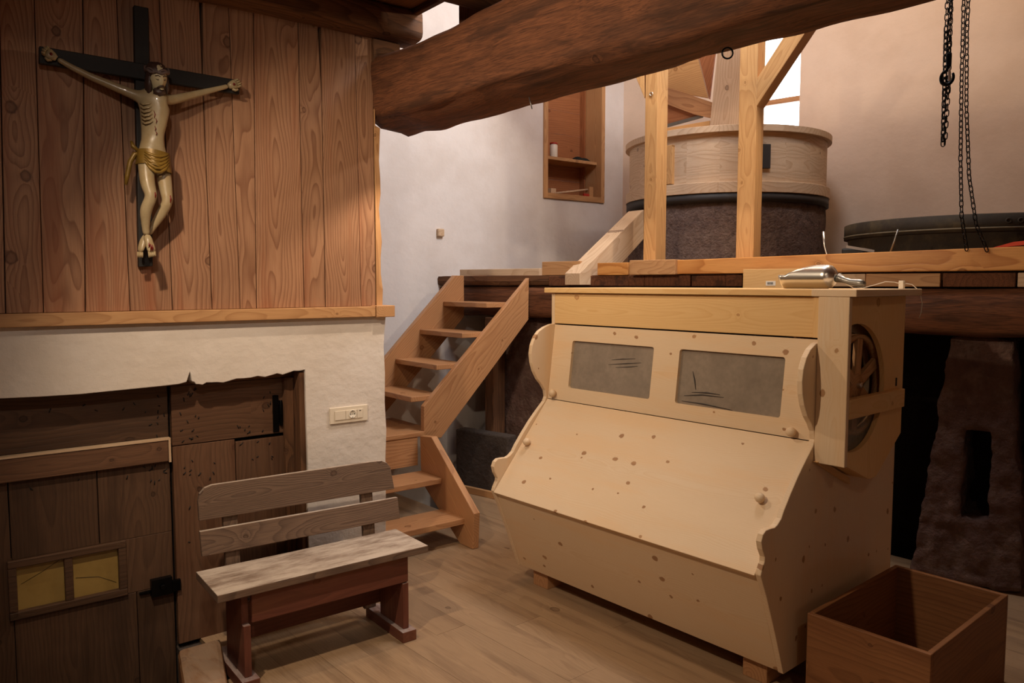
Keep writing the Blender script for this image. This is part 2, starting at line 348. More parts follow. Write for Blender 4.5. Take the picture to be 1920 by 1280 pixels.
# ledge beam on top of the plaster
lz0, lz1 = 1.437, 1.487
MB().box(WF, (-2.4, -.075), (-.14, .035), (lz0, lz1)).out('ledge', M_TRIM, wl, g=wd, n=wn, bevel=.003)
MB().box(WF, (-.072, .03), (-.14, .04), (lz0-.003, lz1+.004)).out('ledge', M_TRIM, wl, g=wn, n=wd, bevel=.003, label='end-grain block closing the ledge')
# planks
bounds = [(-120, -120), (0, 10), (67, 81), (156, 160), (223, 243), (303, 323), (378, 397), (432, 450), (476, 481), (560, 570), (602, 610), (666, 677), (699, 705)]
def plank_edge(tx, bx):
    a0, z0 = WF.hit(tx, 100, -.02); a1, z1 = WF.hit(bx, 560, -.02)
    k = (a0-a1)/(z0-z1); return (a1+k*(1.49-z1), a1+k*(2.80-z1))
ed = [plank_edge(*q) for q in bounds]
for i in range(len(ed)-1):
    (b0, t0), (b1, t1) = ed[i], ed[i+1]
    g_ = .0018; tw = 0
    l0 = .011 if bounds[i][0] == 378 else 0; l1 = .013 if bounds[i+1][0] == 602 else 0
    pr = -.02+random.uniform(-.003, .003)
    zs = 1.488; ze = 2.785
    pts = [(b0+g_, zs), (b1-g_, zs), (b1-g_, ze-.33), (t1-g_-l1, ze), (t0+g_+l0, ze), (b0*.25+t0*.75+g_, ze-.33)]
    pts[2] = (b1*.25+t1*.75-g_, ze-.33)
    MB().prism([WF.p(a, pr, z) for a, z in pts], -wn*.032).out('plank', M_LARCH, wl, g=UP, n=wn, bevel=.0015)
# live-edge end board turning the corner
ee = [(ed[-1][0]+.003, 1.488), (-.008, 1.488)]
for k in range(1, 12): ee.append((-.012+.006*math.sin(k*1.9)+random.uniform(-.003, .003), 1.488+(2.36-1.488)*k/11))
ee += [(-.035, 2.37), (-.035, 2.785), (ed[-1][1]+.003, 2.785)]
MB().prism([WF.p(a, -.018, z) for a, z in ee], -wn*.05).out('plank', M_TRIM, wl, g=UP, n=wn, bevel=.0015)
# ---- door in the left wall
dr = struct('door_1', WF.p(-1, -.12, 0))
DB = -.12
def dpanel(a0, a1, z0, z1, mat, name='board', grain=None, b=DB, th=.03, **kw):
    return MB().box(WF, (a0, a1), (b-th, b), (z0, z1)).out(name, mat, dr, g=grain or UP, n=wn, bevel=.002, **kw)
dpanel(-2.6, -1.008, .935, 1.20, M_DOOR, grain=wd)
lb = [-2.5, -2.2, -1.905, -1.604, -1.293, -1.008]
for i in range(5):
    if i < 3: dpanel(lb[i]+.002, lb[i+1]-.002, -.28, .93, M_DOOR)
fw0, fw1, fz0, fz1 = -1.62, -1.196, .277, .515
dpanel(lb[3]+.002, lb[4]-.002, fz1, .93, M_DOOR); dpanel(lb[4]+.002, lb[5], fz1-.0, .93, M_DOOR)
dpanel(-1.196, lb[5], fz0, fz1-.001, M_DOOR); dpanel(-1.604, -1.16, -.28, fz0-.001, M_DOOR); dpanel(-1.157, lb[5], -.28, fz0-.001, M_DOOR)
# rail nailed across the door
MB().box(WF, (-2.5, -1.018), (DB, DB+.03), (.832, .925)).out('ledge_rail', M_DOORP, dr, g=wd, n=wn, bevel=.003)
MB().box(WF, (-2.5, -1.018), (DB, DB+.034), (.9255, .934)).out('rail_edge', M_PALE, dr, g=wd, n=wn, label='pale top edge strip of the door rail')
MB().box(WF, (-1.0175, -1.009), (DB, DB+.034), (.828, .934)).out('rail_edge', M_PALE, dr, g=UP, n=wn)
# hatch window of two panes
h = .03
wf = MB(); wf.box(WF, (fw0, fw1), (DB-.02, DB+.016), (fz1-h, fz1)).box(WF, (fw0, fw1), (DB-.02, DB+.016), (fz0, fz0+h))
wf.box(WF, (fw0, fw0+h), (DB-.02, DB+.014), (fz0+h, fz1-h)).box(WF, (fw1-h, fw1), (DB-.02, DB+.014), (fz0+h, fz1-h)).box(WF, (-1.426, -1.396), (DB-.02, DB+.012), (fz0+h, fz1-h))
hw = wf.out('hatch_frame', M_DOOR, dr, g=wd, n=wn, bevel=.003)
MB().box(WF, (fw0+h, -1.426), (DB-.014, DB-.010), (fz0+h, fz1-h)).out('pane', M_OLDG, hw, g=wd, n=wn)
MB().box(WF, (-1.396, fw1-h), (DB-.014, DB-.010), (fz0+h, fz1-h)).out('pane', M_OLDG, hw, g=wd, n=wn)
MB().box(WF, (fw0, fw1), (DB-.03, DB-.022), (fz0, fz1)).out('backing', M_OLDG, hw, g=wd, n=wn)
MB().tube([WF.p(-1.575, DB-.009, .41), WF.p(-1.5, DB-.009, .445), WF.p(-1.44, DB-.009, .478)], .0008, 4).out('crack', M_BLACK, hw)
MB().tube([WF.p(-1.385, DB-.009, .39), WF.p(-1.3, DB-.009, .375), WF.p(-1.235, DB-.009, .335)], .0008, 4).out('crack', M_BLACK, hw)
# fixed leaf on the right
FBb = DB+.012
for (a0, a1, z0, z1, gr) in [(-.997, -.455, .893, 1.155, wd), (-.997, -.728, .0, .889, UP), (-.724, -.455, .0, .876, UP)]:
    MB().box(WF, (a0, a1), (FBb-.03, FBb), (z0, z1)).out('board', M_DOORP, dr, g=gr, n=wn, bevel=.002)
MB().box(WF, (-1.12, -.45), (DB-.03, FBb+.012), (1.158, 1.185)).out('lintel', M_OLDS, dr, g=wd, n=wn, bevel=.003)
MB().box(WF, (-2.6, -1.12), (DB-.03, FBb), (1.16, 1.24)).out('lintel', M_OLDS, dr, g=wd, n=wn)
MB().box(WF, (-.50, -.455), (FBb, FBb+.03), (.02, 1.157)).out('jamb', M_OLDS, dr, g=UP, n=wn, bevel=.004)
MB().box(WF, (-.4545, -.425), (-.20, -.012), (0, 1.186)).out('jamb', M_OLDS, dr, g=UP, n=-wd, bevel=.004)
# hinge
hg = MB(); hg.box(WF, (-.548, -.520), (FBb, FBb+.006), (.90, 1.075)).box(WF, (-.52, -.47), (FBb, FBb+.008), (.945, 1.03)); hg.tube([WF.p(-.512, FBb+.01, .93), WF.p(-.512, FBb+.01, 1.05)], .008, 8)
hg.out('hinge', M_CHAIN, dr, g=UP, n=wn, bevel=.001)
# latch
lt = MB(); lt.box(WF, (-1.105, -1.02), (DB, DB+.03), (.245, .32)); lt.tube([WF.p(-1.062, DB+.03, .285), WF.p(-1.062, DB+.045, .285)], .012, 10); lt.box(WF, (-1.15, -1.105), (DB, DB+.012), (.262, .272)); lt.box(WF, (-1.02, -.985), (DB+.012, DB+.03), (.25, .30))
lt.out('lock', M_CHAIN, dr, g=wd, n=wn, bevel=.002)
# nail holes and nails
nl = MB(); rr = random.Random(3)
for a0, a1, z0, z1, k, bb in [(-.985, -.88, .90, 1.14, 16, FBb), (-.72, -.52, .91, .95, 9, FBb), (-1.10, -1.02, .94, 1.12, 9, DB), (-.985, -.80, .72, .88, 9, FBb), (-.70, -.52, .74, .87, 7, FBb), (-1.1, -1.02, .72, .82, 8, DB), (-1.55, -1.1, .78, .82, 5, DB), (-.6, -.5, .98, 1.14, 7, FBb), (-1.5, -1.1, .98, 1.12, 5, DB), (-.98, -.6, .1, .7, 7, FBb)]:
    for _ in range(k):
        a = rr.uniform(a0, a1); z = rr.uniform(z0, z1); an = rr.uniform(-1.2, 1.2); L = rr.uniform(.006, .016)
        dv = wd*math.sin(an)*L*.6+UP*math.cos(an)*L*.6
        nl.tube([WF.p(a, bb+.0005, z)-dv, WF.p(a, bb+.002, z), WF.p(a, bb+.0005, z)+dv], .0022, 5)
nl.out('nail', M_BLACK, dr, kind='stuff')
# darkness behind the door
MB().box(WF, (-2.6, -.43), (-.27, -.2), (0, 1.44)).out('backing', M_DARKST, dr, g=wd, n=wn)
# ---- hall walls
wb = struct('wall_back', C1)
def opening(fr, rect_outer, hole, b, mat, parent, nm='plaster'):
    A0, A1, Z0, Z1 = rect_outer; h0, h1, y0, y1 = hole
    for (a0, a1, z0, z1) in [(A0, h0, Z0, Z1), (h1, A1, Z0, Z1), (h0, h1, Z0, y0), (h0, h1, y1, Z1)]:
        MB().box(fr, (a0, a1), b, (z0, z1)).out(nm, mat, parent, g=fr.a, n=fr.b, origin=fr.p(0, 0, 0))
nc = [BW.hit(1018, 372), BW.hit(1131, 380), BW.hit(1135, 120)]
nL, nR = nc[0][0], nc[1][0]; nz0 = (nc[0][1]+nc[1][1])/2; nz1 = nc[2][1]
opening(BW, (0, 6.5, -.3, 4.8), (nR, nL, nz0, nz1), (0, .3), M_PLASTB, wb)
wr = struct('wall_right', C1)
w0 = RW.hit(1400, 300)[0]; w1 = RW.hit(1496, 300)[0]; wz0 = RW.hit(1470, 262)[1]; wz1 = RW.hit(1470, 40)[1]
opening(RW, (0, 5.6, -.3, 4.8), (w0, w1, wz0, wz1), (0, .35), M_PLASTR, wr)
# niche cupboard (frame is part of the wall)
nf = thing('niche_cupboard', 'open larch cupboard niche with a shelf set in the white back wall', 'cupboard', BW.p((nL+nR)/2, 0, nz0))
fwid = .045
MB().box(BW, (nR, nR+fwid), (-.018, .2), (nz0, nz1)).out('frame', M_TRIM, nf, g=UP, n=BW.b, bevel=.003)
MB().box(BW, (nL-fwid, nL), (-.018, .2), (nz0, nz1)).out('frame', M_TRIM, nf, g=UP, n=BW.b, bevel=.003)
MB().box(BW, (nR+fwid, nL-fwid), (-.016, .2), (nz0, nz0+.05)).out('frame', M_TRIM, nf, g=wd, n=BW.b, bevel=.003)
MB().box(BW, (nR+fwid, nL-fwid), (-.016, .2), (nz1-.04, nz1)).out('frame', M_TRIM, nf, g=wd, n=BW.b, bevel=.003)
k = 6
for i in range(k):
    zz0 = nz0+(nz1-nz0)*i/k; MB().box(BW, (nR, nL), (.27, .29), (zz0+.001, nz0+(nz1-nz0)*(i+1)/k-.001)).out('back_board', M_CUP, nf, g=wd, n=BW.b)
MB().box(BW, (nR+fwid, nR+fwid+.012), (.2, .27), (nz0, nz1)).out('side_board', M_CUP, nf, g=UP, n=wd)
MB().box(BW, (nL-fwid-.012, nL-fwid), (.2, .27), (nz0, nz1)).out('side_board', M_CUP, nf, g=UP, n=wd)
shz = BW.hit(1040, 293, .02)[1]
MB().box(BW, (nR+fwid+.013, nL-fwid-.013), (.03, .268), (shz-.028, shz)).out('shelf', M_TRIM, nf, g=wd, n=UP, bevel=.002)
nzf = nz0+.05
# things in the niche
a_, z_ = BW.hit(1038, 290, .09)
t = thing('plastic_bottle', 'small white round container with red lid on the niche shelf', 'container', BW.p(a_, .09, shz))
hb = .12
MB().lathe(BW.p(a_, .09, shz), UP, [(.034, 0), (.036, .004), (.036, hb-.012), (.03, hb)], 20).out('body', M_WHITEP, t)
MB().lathe(BW.p(a_, .09, shz+hb), UP, [(.034, 0), (.036, .003), (.035, .014), (.0, .016)], 20).out('lid', M_RED, t)
a_, z_ = BW.hit(1090, 298, .12)
m = MB(); rr = random.Random(5); bm_pts = []
for i in range(7):
    for j in range(5):
        bm_pts.append(BW.p(a_+(.5-i/6)*.2, .07+.12*j/4, shz+(.001 if i in (0, 6) or j in (0, 4) else .03+rr.uniform(-.01, .02))))
m.add(bm_pts, [(i*5+j, i*5+j+1, (i+1)*5+j+1, (i+1)*5+j) for i in range(6) for j in range(4)])
o = m.out('cloth', M_DARKGR, None, smooth=True); tag(o, 'dark crumpled cloth on the niche shelf', 'cloth'); so = o.modifiers.new('s', 'SOLIDIFY'); so.thickness = .006; ss = o.modifiers.new('u', 'SUBSURF'); ss.levels = ss.render_levels = 1
a0_, _ = BW.hit(1034, 350, .1); a1_, _ = BW.hit(1104, 350, .08)
t = thing('wooden_jig', 'small pale wooden stick with two end blocks on the niche floor', 'tool', BW.p((a0_+a1_)/2, .09, nzf))
MB().box(BW, (a0_-.03, a0_+.03), (.07, .12), (nzf, nzf+.055)).out('block', M_PALE, t, bevel=.002)
MB().box(BW, (a1_-.03, a1_+.02), (.05, .10), (nzf, nzf+.1)).out('block', M_TRIM, t, bevel=.002)
MB().tube([BW.p(a0_-.031, .095, nzf+.014), BW.p(a1_+.021, .075, nzf+.075)], .01, 6).out('rod', M_PALE, t)
a2_, _ = BW.hit(1098, 366, .04)
MBx = MB().box(BW, (a2_-.035, a2_+.035), (.022, .048), (nzf, nzf+.03)).out('rag', M_RED, None, bevel=.008); tag(MBx, 'small dull red object beside the upright block in the niche', 'object')
# ---- window in the right wall
wi = struct('window_1', RW.p((w0+w1)/2, .2, wz0))
bz = RW.hit(1494, 185, .16)[1]
fm = MB(); fm.box(RW, (w0, w0+.05), (.15, .2), (wz0, wz1)).box(RW, (w1-.012, w1), (.15, .2), (wz0, wz1)).box(RW, (w0+.05, w1-.012), (.15, .2), (wz0, wz0+.04)).box(RW, (w0+.05, w1-.012), (.15, .2), (wz1-.04, wz1))
fm.out('window_frame', M_TRIM, wi, g=UP, n=rn, bevel=.002)
MB().box(RW, (w0+.05, w1-.012), (.148, .2), (bz-.022, bz+.022)).out('glazing_bar', M_STAIR, wi, g=rd, n=rn, bevel=.002)
MB().box(RW, (w0+.05, w1-.012), (.172, .178), (wz0+.04, bz-.022)).out('pane', M_WGLASS, wi); MB().box(RW, (w0+.05, w1-.012), (.172, .178), (bz+.022, wz1-.04)).out('pane', M_WGLASS, wi)
# ---- closing shell out of view
sh = struct('wall_rear')
E1 = RW.p(5.55, 0, 0)
MB().box(XF, (E1.x-.05, E1.x+.2), (-2.2, E1.y+.1), (-.3, 4.8)).out('plaster', M_TRIM, sh)
MB().box(XF, (-4.2, E1.x+.2), (-2.4, -2.2), (-.3, 4.8)).out('plaster', M_TRIM, sh)
MB().box(XF, (-4.4, -4.2), (-2.4, 4.6), (-.3, 4.8)).out('plaster', M_TRIM, sh)
MB().box(WF, (-4.3, -2.6), (-.26, 0), (-.3, 3.0)).out('plaster', M_TRIM, sh, g=wd, n=wn)
hc = struct('ceiling')
MB().box(XF, (-4.4, 5.4), (-2.4, 9.4), (4.8, 4.9)).out('roof_board', M_CEIL, hc)
# ---- low ceiling of wide old boards, running off the left wall
zc = 2.93
edge_p = V((-.59, 4.0, 0)); CF = Fr(edge_p, wn, wd)          # a away from the wall, b along the wall
seam = [0]; b = 0
for wdt in (.27, .30, .29, .31, .28, .30, .3, .3, .3, .3, .3): b -= wdt; seam.append(b)
for i in range(len(seam)-1):
    MB().box(CF, (-.32, 3.0 if i else 3.0), (seam[i+1]+.0015, seam[i]-.0015), (zc+random.uniform(-.002, .002), zc+.035)).out('ceiling_board', M_CEIL, hc, g=wn, n=UP, bevel=.002)
MB().box(CF, (-.3, 2.6), (.001, .03), (zc-.03, zc+.07)).out('edge_board', M_OLDS, hc, g=wn, n=wd, bevel=.004)

def rough_beam(name, p0, p1, hw, hh, mat, seed, segs=40, ns=18, amp=.012, ends=True, wane=.5, parent=None, taper=(1, 1), sag=0, **kw):
    p0, p1 = V(p0), V(p1); ax = (p1-p0).normalized(); L = (p1-p0).length; sd = ax.cross(UP).normalized(); up = sd.cross(ax); m = MB(); vs = []
    for i in range(segs+1):
        t = i/segs; c = p0+ax*L*t-UP*sag*math.sin(t*math.pi); k = taper[0]+(taper[1]-taper[0])*t
        for j in range(ns):
            an = 2*math.pi*(j+.5)/ns; ca, sa = math.cos(an), math.sin(an); e = 2/(4.5 if wane < .4 else 3.2)
            x = math.copysign(abs(ca)**e, ca)*hw*k; z = math.copysign(abs(sa)**e, sa)*hh*k
            q = c+sd*x+up*z; nz = noise.noise(V((t*L*1.1+seed, ca*1.3, sa*1.3)))*2*amp+noise.noise(V((t*L*5+seed, ca*3, sa*3)))*amp*.7
            vs.append(q+(sd*ca+up*sa)*nz)
    fs = [(i*ns+j, i*ns+(j+1) % ns, (i+1)*ns+(j+1) % ns, (i+1)*ns+j) for i in range(segs) for j in range(ns)]
    m.add(vs, fs, True); k0 = segs*ns
    m.f.append(tuple(range(ns-1, -1, -1))); m.sm.append(False); m.f.append(tuple(range(k0, k0+ns))); m.sm.append(False)
    return m.out(name, mat, parent, g=ax, n=up, **kw)
# joist A along the wall top
rough_beam('joist', WF.p(-2.5, .0, 2.856), WF.p(.17, .0, 2.856), .10, .074, M_OLDS, 3, amp=.006, wane=.2, parent=hc)
rough_beam('joist', WF.p(-2.5, .675, 2.856), WF.p(.60, .675, 2.856), .095, .074, M_OLDS, 9, amp=.006, wane=.2, parent=hc)
MB().box(WF, (-.05, .10), (-.14, .0), (2.62, 2.78)).out('bearing_block', M_OLDS, hc, g=wd, n=wn, bevel=.006)
# big hewn beam
bd = V((.698, -.716, 0)).normalized(); bs = V((-.64, 4.05, 2.56))
bb = rough_beam('tie_beam', bs+bd*.03, bs+bd*4.2, .175, .175, M_OLD, 21, segs=110, ns=32, amp=.022, taper=(1.0, 1.0), sag=-.02, wane=.2)
tag(bb, 'massive hewn old timber beam crossing the room diagonally overhead', 'beam')
# post stub standing on the beam
pb = bs+bd*.66; pb.z = 0
t = MB().box(Fr(pb+V((.03, .08, 0)), bd, V((bd.y, -bd.x, 0))), (-.08, .09), (-.06, .06), (2.735, 2.93)).out('post_stub', M_OLD, None, g=UP, n=(0, -1, 0), bevel=.008)
tag(t, 'short old timber stub standing on the big hewn beam', 'post')
# nail and ring under the beam
q = bs+bd*1.02+V((0, 0, -.18)); o = MB().tube([q, q+V((.012, -.01, -.05))], .0025, 6).out('nail', M_STEELD, None); tag(o, 'bent nail sticking out below the hewn beam', 'nail')
q = bs+bd*1.95+V((0.0, 0.0, -.192)); o = MB().tube([q+V((math.cos(a)*.018, 0, math.sin(a)*.018)) for a in [i*math.pi/8 for i in range(16)]], .003, 6, closed=True).out('ring', M_CHAIN, None); tag(o, 'small black iron ring under the hewn beam', 'ring')
# ================================================================== gallery
gl = thing('gallery', 'raised wooden mill gallery on an old beam behind the flour chest', 'gallery', GF.p(1.5, 0, 0))
def gz(x, y, b=0): return GF.hit(x, y, b)
def cross(fr, d, b):                         # where the gallery line at depth b meets a wall plane (inset d)
    o = GF.p(0, b, 0); nrm = fr.b; t = ((fr.o-nrm*d-o).dot(nrm))/gd.dot(nrm); return o+gd*t
for b0_, b1_ in ((.02, .50), (.503, 1.0), (1.003, 1.5), (1.503, 2.03)):
    q = [cross(BW, .01, b0_), GF.p(3.9, b0_, 0), GF.p(3.9, b1_, 0), cross(BW, .01, b1_)]
    MB().prism([V((p_.x, p_.y, 1.615)) for p_ in q], UP*.04).out('deck_board', M_OLDS, gl, g=gd, n=UP)
rough_beam('old_beam', GF.p(-.10, .13, 1.462), GF.p(3.6, .13, 1.452), .13, .118, M_OLD, 5, segs=60, ns=20, amp=.012, wane=.2, parent=gl)
# blocks between beam and curb
row = [(1027, 1068, M_OLD), (1068, 1178, M_OLD), (1178, 1208, M_OLD), (1208, 1295, M_OLD), (1295, 1360, M_OLD), (1360, 1392, M_OLD), (1540, 1623, M_PALE), (1623, 1764, M_TRIM), (1767, 1905, M_OLD), (1907, 1990, M_PALE)]
for x0, x1, mt in row:
    a0 = gz(x0, 525)[0]; a1 = gz(x1, 525)[0]; MB().box(GF, (a0+.002, a1-.002), (.0+random.uniform(-.006, .01), .2), (1.582, 1.652)).out('end_block', mt, gl, g=gn if mt is M_OLD else gd, n=-gn, bevel=.004)
rough_beam('edge_beam', GF.p(-1.3, .12, 1.618), GF.p(.26, .12, 1.618), .1, .036, M_OLDS, 33, segs=30, ns=16, amp=.006, wane=.2, parent=gl)
rough_beam('edge_beam', GF.p(-1.3, .13, 1.46), GF.p(-.11, .13, 1.462), .1, .115, M_OLD, 35, segs=24, ns=16, amp=.008, wane=.2, parent=gl)
# curb
ca, cb = gz(1267, 488)[0], gz(2050, 460)[0]
c0t = gz(1267, 488)[1]; c0b = gz(1267, 514)[1]; c1t, c1b = gz(1920, 462)[1], gz(1920, 507)[1]
a1920 = gz(1920, 480)[0]; sl = (c1t-c0t)/(a1920-ca)
def cz(a, base, s=sl): return base+(a-ca)*s
slb = (c1b-c0b)/(a1920-ca)
MB().hexa([GF.p(ca, -.03, c0b), GF.p(cb, -.03, cz(cb, c0b, slb)), GF.p(cb, .10, cz(cb, c0b, slb)), GF.p(ca, .10, c0b), GF.p(ca, -.03, c0t), GF.p(cb, -.03, cz(cb, c0t)), GF.p(cb, .10, cz(cb, c0t)), GF.p(ca, .10, c0t)]).out('curb_beam', M_CURB, gl, g=gd, n=-gn, bevel=.005)
a0, a1 = gz(1180, 500, -.06)[0], gz(1266, 500, -.06)[0]
MB().box(GF, (a0, a1), (-.06, .10), (gz(1220, 515, -.06)[1], gz(1220, 487, -.06)[1])).out('curb_block', M_TRIM, gl, g=gd, n=-gn, bevel=.004, label='weathered end-grain curb block')
a0, a1 = gz(1120, 500)[0], gz(1180, 500)[0]
MB().box(GF, (a0, a1-.01), (.0, .10), (1.655, gz(1165, 492)[1])).out('curb_piece', M_CURB, gl, g=gd, n=-gn, bevel=.003)
a0, a1 = gz(1013, 500)[0], gz(1085, 500)[0]
MB().box(GF, (a0, a1), (.02, .08), (1.657, gz(1040, 490)[1])).out('curb_piece', M_TRIM, gl, g=gd, n=-gn, bevel=.003)
a0, a1 = gz(862, 510, .1)[0], gz(1011, 510, .1)[0]
MB().box(GF, (a0, a1), (.1, .16), (1.656, gz(940, 504, .1)[1])).out('pale_curb', M_PALE, gl, g=gd, n=-gn, bevel=.003)
# posts
def post(x0, x1, wid, dep, name, lab):
    b0 = .105; a0 = gz(x0, 400, b0)[0]; a1 = gz(x1, 400, b0)[0]
    o = MB().box(GF, (a0, a1), (b0, b0+dep), (1.655, 3.62)).out('post', M_POST, None, g=UP, n=-gn, bevel=.004)
    tag(o, lab, 'post'); return a0, a1
p1 = post(1207, 1230, .1, .145, 'post', 'larch post with a brass screw eye, left one on the gallery')
p2 = post(1381, 1414, .115, .12, 'post', 'larch post carrying the long diagonal brace, right one on the gallery')
a_, z_ = gz(1221, 176, .10); t = MB().tube([GF.p(a_+math.cos(q)*.011, .10, z_+math.sin(q)*.011) for q in [i*math.pi/6 for i in range(12)]], .003, 6, closed=True).out('screw_eye', M_STEEL, None); tag(t, 'bright screw eye in the left gallery post', 'hook')
def gpoly(pts, b, ext, name, mat, parent=None, g=None, n=None, bevel=.003, **kw):
    return MB().prism([GF.p(q[0], b, q[1]) for q in [gz(x, y, b) for x, y in pts]], gn*ext).out(name, mat, parent, g=g or gd, n=n or -gn, bevel=bevel, **kw)
P_, Q_ = [gz(x, y, .105) for x, y in ((1414, 206), (1508, 64))]; br_dir = gd*(Q_[0]-P_[0])+UP*(Q_[1]-P_[1])
P2, Q2 = [gz(x, y, .105) for x, y in ((1417, 150), (1467, 72))]
kk = 1.35
pts = [P_, (P_[0]+(Q_[0]-P_[0])*kk, P_[1]+(Q_[1]-P_[1])*kk), (P2[0]+(Q2[0]-P2[0])*1.9, P2[1]+(Q2[1]-P2[1])*1.9), P2]
o = MB().prism([GF.p(a, .107, z) for a, z in pts], gn*.11).out('brace', M_POST, None, g=br_dir, n=-gn, bevel=.003); tag(o, 'long diagonal larch brace rising right from the right gallery post', 'brace')
pts = [(1208, 184), (1207, 120), (1178, 112)]
ps = [gz(x, y, .105) for x, y in pts]; ps = [ps[0], ps[1], (ps[1][0], ps[1][1]+.3), (ps[2][0]-.22, ps[2][1]+.3), ps[2]]
o = MB().prism([GF.p(a, .107, z) for a, z in ps], gn*.1).out('brace', M_POST, None, g=(-.5, .3, .8), n=-gn, bevel=.003); tag(o, 'short larch brace rising left from the left gallery post', 'brace')
o = MB().box(GF, (p1[0]-1.0, p2[1]+.75), (.09, .24), (3.625, 3.76)).out('top_plate', M_POST, None, g=gd, n=-gn, bevel=.003); tag(o, 'larch top plate resting on the two gallery posts', 'beam')
# sloping timber left of post
TF = Fr(floor_pt(960, 900), wd, wn)
o_ = GF.p(gz(1087, 530, -.09)[0], -.09, 0); TF = Fr(o_, wd, wn)
def th(x, y): return TF.hit(x, y)
tp = [(0.0, 1.60)]+[(max(q[0], 0), q[1]) for q in (th(1087, 512), th(1207, 393), th(1207, 448))]
q = th(1130, 534); tp.append(q)
tp[0] = (0, q[1])
o = MB().prism([TF.p(a, 0, z) for a, z in tp], -wn*.15).out('sloping_timber', M_PALE, None, g=TF.p(1, 0, .8)-TF.p(0, 0, 0), n=wn, bevel=.003)
tag(o, 'broad larch timber sloping up from the gallery edge to the left post', 'timber')
# ---- millstone with wooden hoop
MC = V((1.63, 6.0, 0)); r0 = .735
ms = thing('grain_mill', 'round grain mill of dark millstone under a pale wooden hoop', 'mill', MC+UP*1.655)
m = MB(); seg = 96; pr = [(0, 1.656), (r0-.03, 1.656), (r0-.012, 1.70)]+[(r0-.01, 1.70+i*.045) for i in range(1, 10)]+[(r0-.012, 2.15), (0, 2.15)]
vs = []; fs = []
for i, (r, z) in enumerate(pr):
    for j in range(seg):
        an = 2*math.pi*j/seg; rr_ = r+(noise.noise(V((math.cos(an)*9, math.sin(an)*9, z*14)))*.007 if 1 < i < len(pr)-1 else 0)
        vs.append(MC+V((math.cos(an)*max(rr_, .001), math.sin(an)*max(rr_, .001), z)))
for i in range(len(pr)-1):
    for j in range(seg): fs.append((i*seg+j, i*seg+(j+1) % seg, (i+1)*seg+(j+1) % seg, (i+1)*seg+j))
m.add(vs, fs, True); m.out('millstone', M_MILL, ms)
MB().lathe(MC, UP, [(r0-.03, 2.15), (r0+.008, 2.15), (r0+.008, 2.21), (r0-.03, 2.21)], 96).out('iron_band', M_IRON, ms)
NS = 20
for i in range(NS):
    a0 = 2*math.pi*i/NS; a1 = 2*math.pi*(i+1)/NS; k = 5; ins = []; out_ = []
    for j in range(k+1):
        an = a0+(a1-a0)*j/k; d = V((math.cos(an), math.sin(an), 0)); out_.append(MC+d*(r0-.012)+UP*2.215); ins.append(MC+d*(r0-.05)+UP*2.215)
    for z0, z1 in ((0, .13), (.1305, .26), (.2605, .40)):
        am = (a0+a1)/2; MB().prism([q+UP*z0 for q in out_+ins[::-1]], UP*(z1-z0)).out('hoop_stave', M_PALE, ms, g=(-math.sin(am), math.cos(am), 0), n=(math.cos(am), math.sin(am), 0))
def ringseg(name, ri, ro, z0, z1, nseg):
    for i in range(nseg):
        a0 = 2*math.pi*i/nseg+.2; a1 = 2*math.pi*(i+1)/nseg+.2; k = 10; A = []; B = []
        for j in range(k+1):
            an = a0+(a1-a0)*j/k; d = V((math.cos(an), math.sin(an), 0)); A.append(MC+d*ro+UP*z0); B.append(MC+d*ri+UP*z0)
        am = (a0+a1)/2; MB().prism(A+B[::-1], UP*(z1-z0)).out(name, M_PALE, ms, g=(-math.sin(am), math.cos(am), 0), n=UP, bevel=.003)
ringseg('lower_rim', r0-.06, r0+.015, 2.212, 2.285, 6); ringseg('upper_rim', 0.02, r0+.02, 2.616, 2.66, 6)
# plate on the hoop
def drum_px(x, rr_):
    r = ray(x, 300); d = V((r.x, r.y, 0)).normalized(); o2 = V((0, 0, 0)); b_ = d.dot(MC.xy.to_3d()); disc = b_*b_-(MC.xy.length_squared-rr_*rr_); return d*(b_-math.sqrt(disc))
q = drum_px(1436, r0+.0); dn = (q-MC.xy.to_3d()).normalized(); PFm = Fr(q, V((-dn.y, dn.x, 0)), dn)
MB().box(PFm, (-.042, .03), (-.02, .008), (2.37, 2.53)).out('plate', M_IRON, ms, bevel=.002)
q = drum_px(1247, r0); dn = (q-MC.xy.to_3d()).normalized(); PFm = Fr(q, V((-dn.y, dn.x, 0)), dn)
MB().box(PFm, (-.10, .07), (-.02, .012), (2.29, 2.56)).out('hoop_clamp', M_POST, ms, g=UP, n=dn, bevel=.003)
# ---- hopper and stand on the hoop
hp = thing('grain_hopper', 'larch grain hopper and chute standing on the mill hoop between posts', 'hopper', MC+UP*2.66)
HF = Fr(MC+V((-.15, -.30, 0)), gd, gn)
def hpt(x, y, b): a, z = HF.hit(x, y, b); return HF.p(a, b, z)
zt_ = 2.661
def hpoly(pts, b, ext, name, mat, g, bevel=.002, clampz=True):
    ps = [hpt(x, y, b) for x, y in pts]
    for q in ps: q.z = max(q.z, zt_)
    MB().prism(ps, gn*ext).out(name, mat, hp, g=g, n=-gn, bevel=bevel)
hpoly([(1250, 262), (1331, 254), (1331, 226), (1250, 240)], 0, .04, 'stand_rail', M_POST, gd)
hpoly([(1238, 236), (1318, 214), (1318, 220), (1238, 242)], .045, .01, 'hinge_strip', M_STEELD, gd, bevel=0)
hpoly([(1236, 238), (1325, 216), (1240, 188)], .06, .02, 'hopper_side', M_CUP, gd)
hpoly([(1236, 160), (1260, 166), (1336, 192), (1336, 222), (1300, 214), (1236, 190)], .03, .025, 'slanting_board', M_STAIR, (gd-UP*.35))
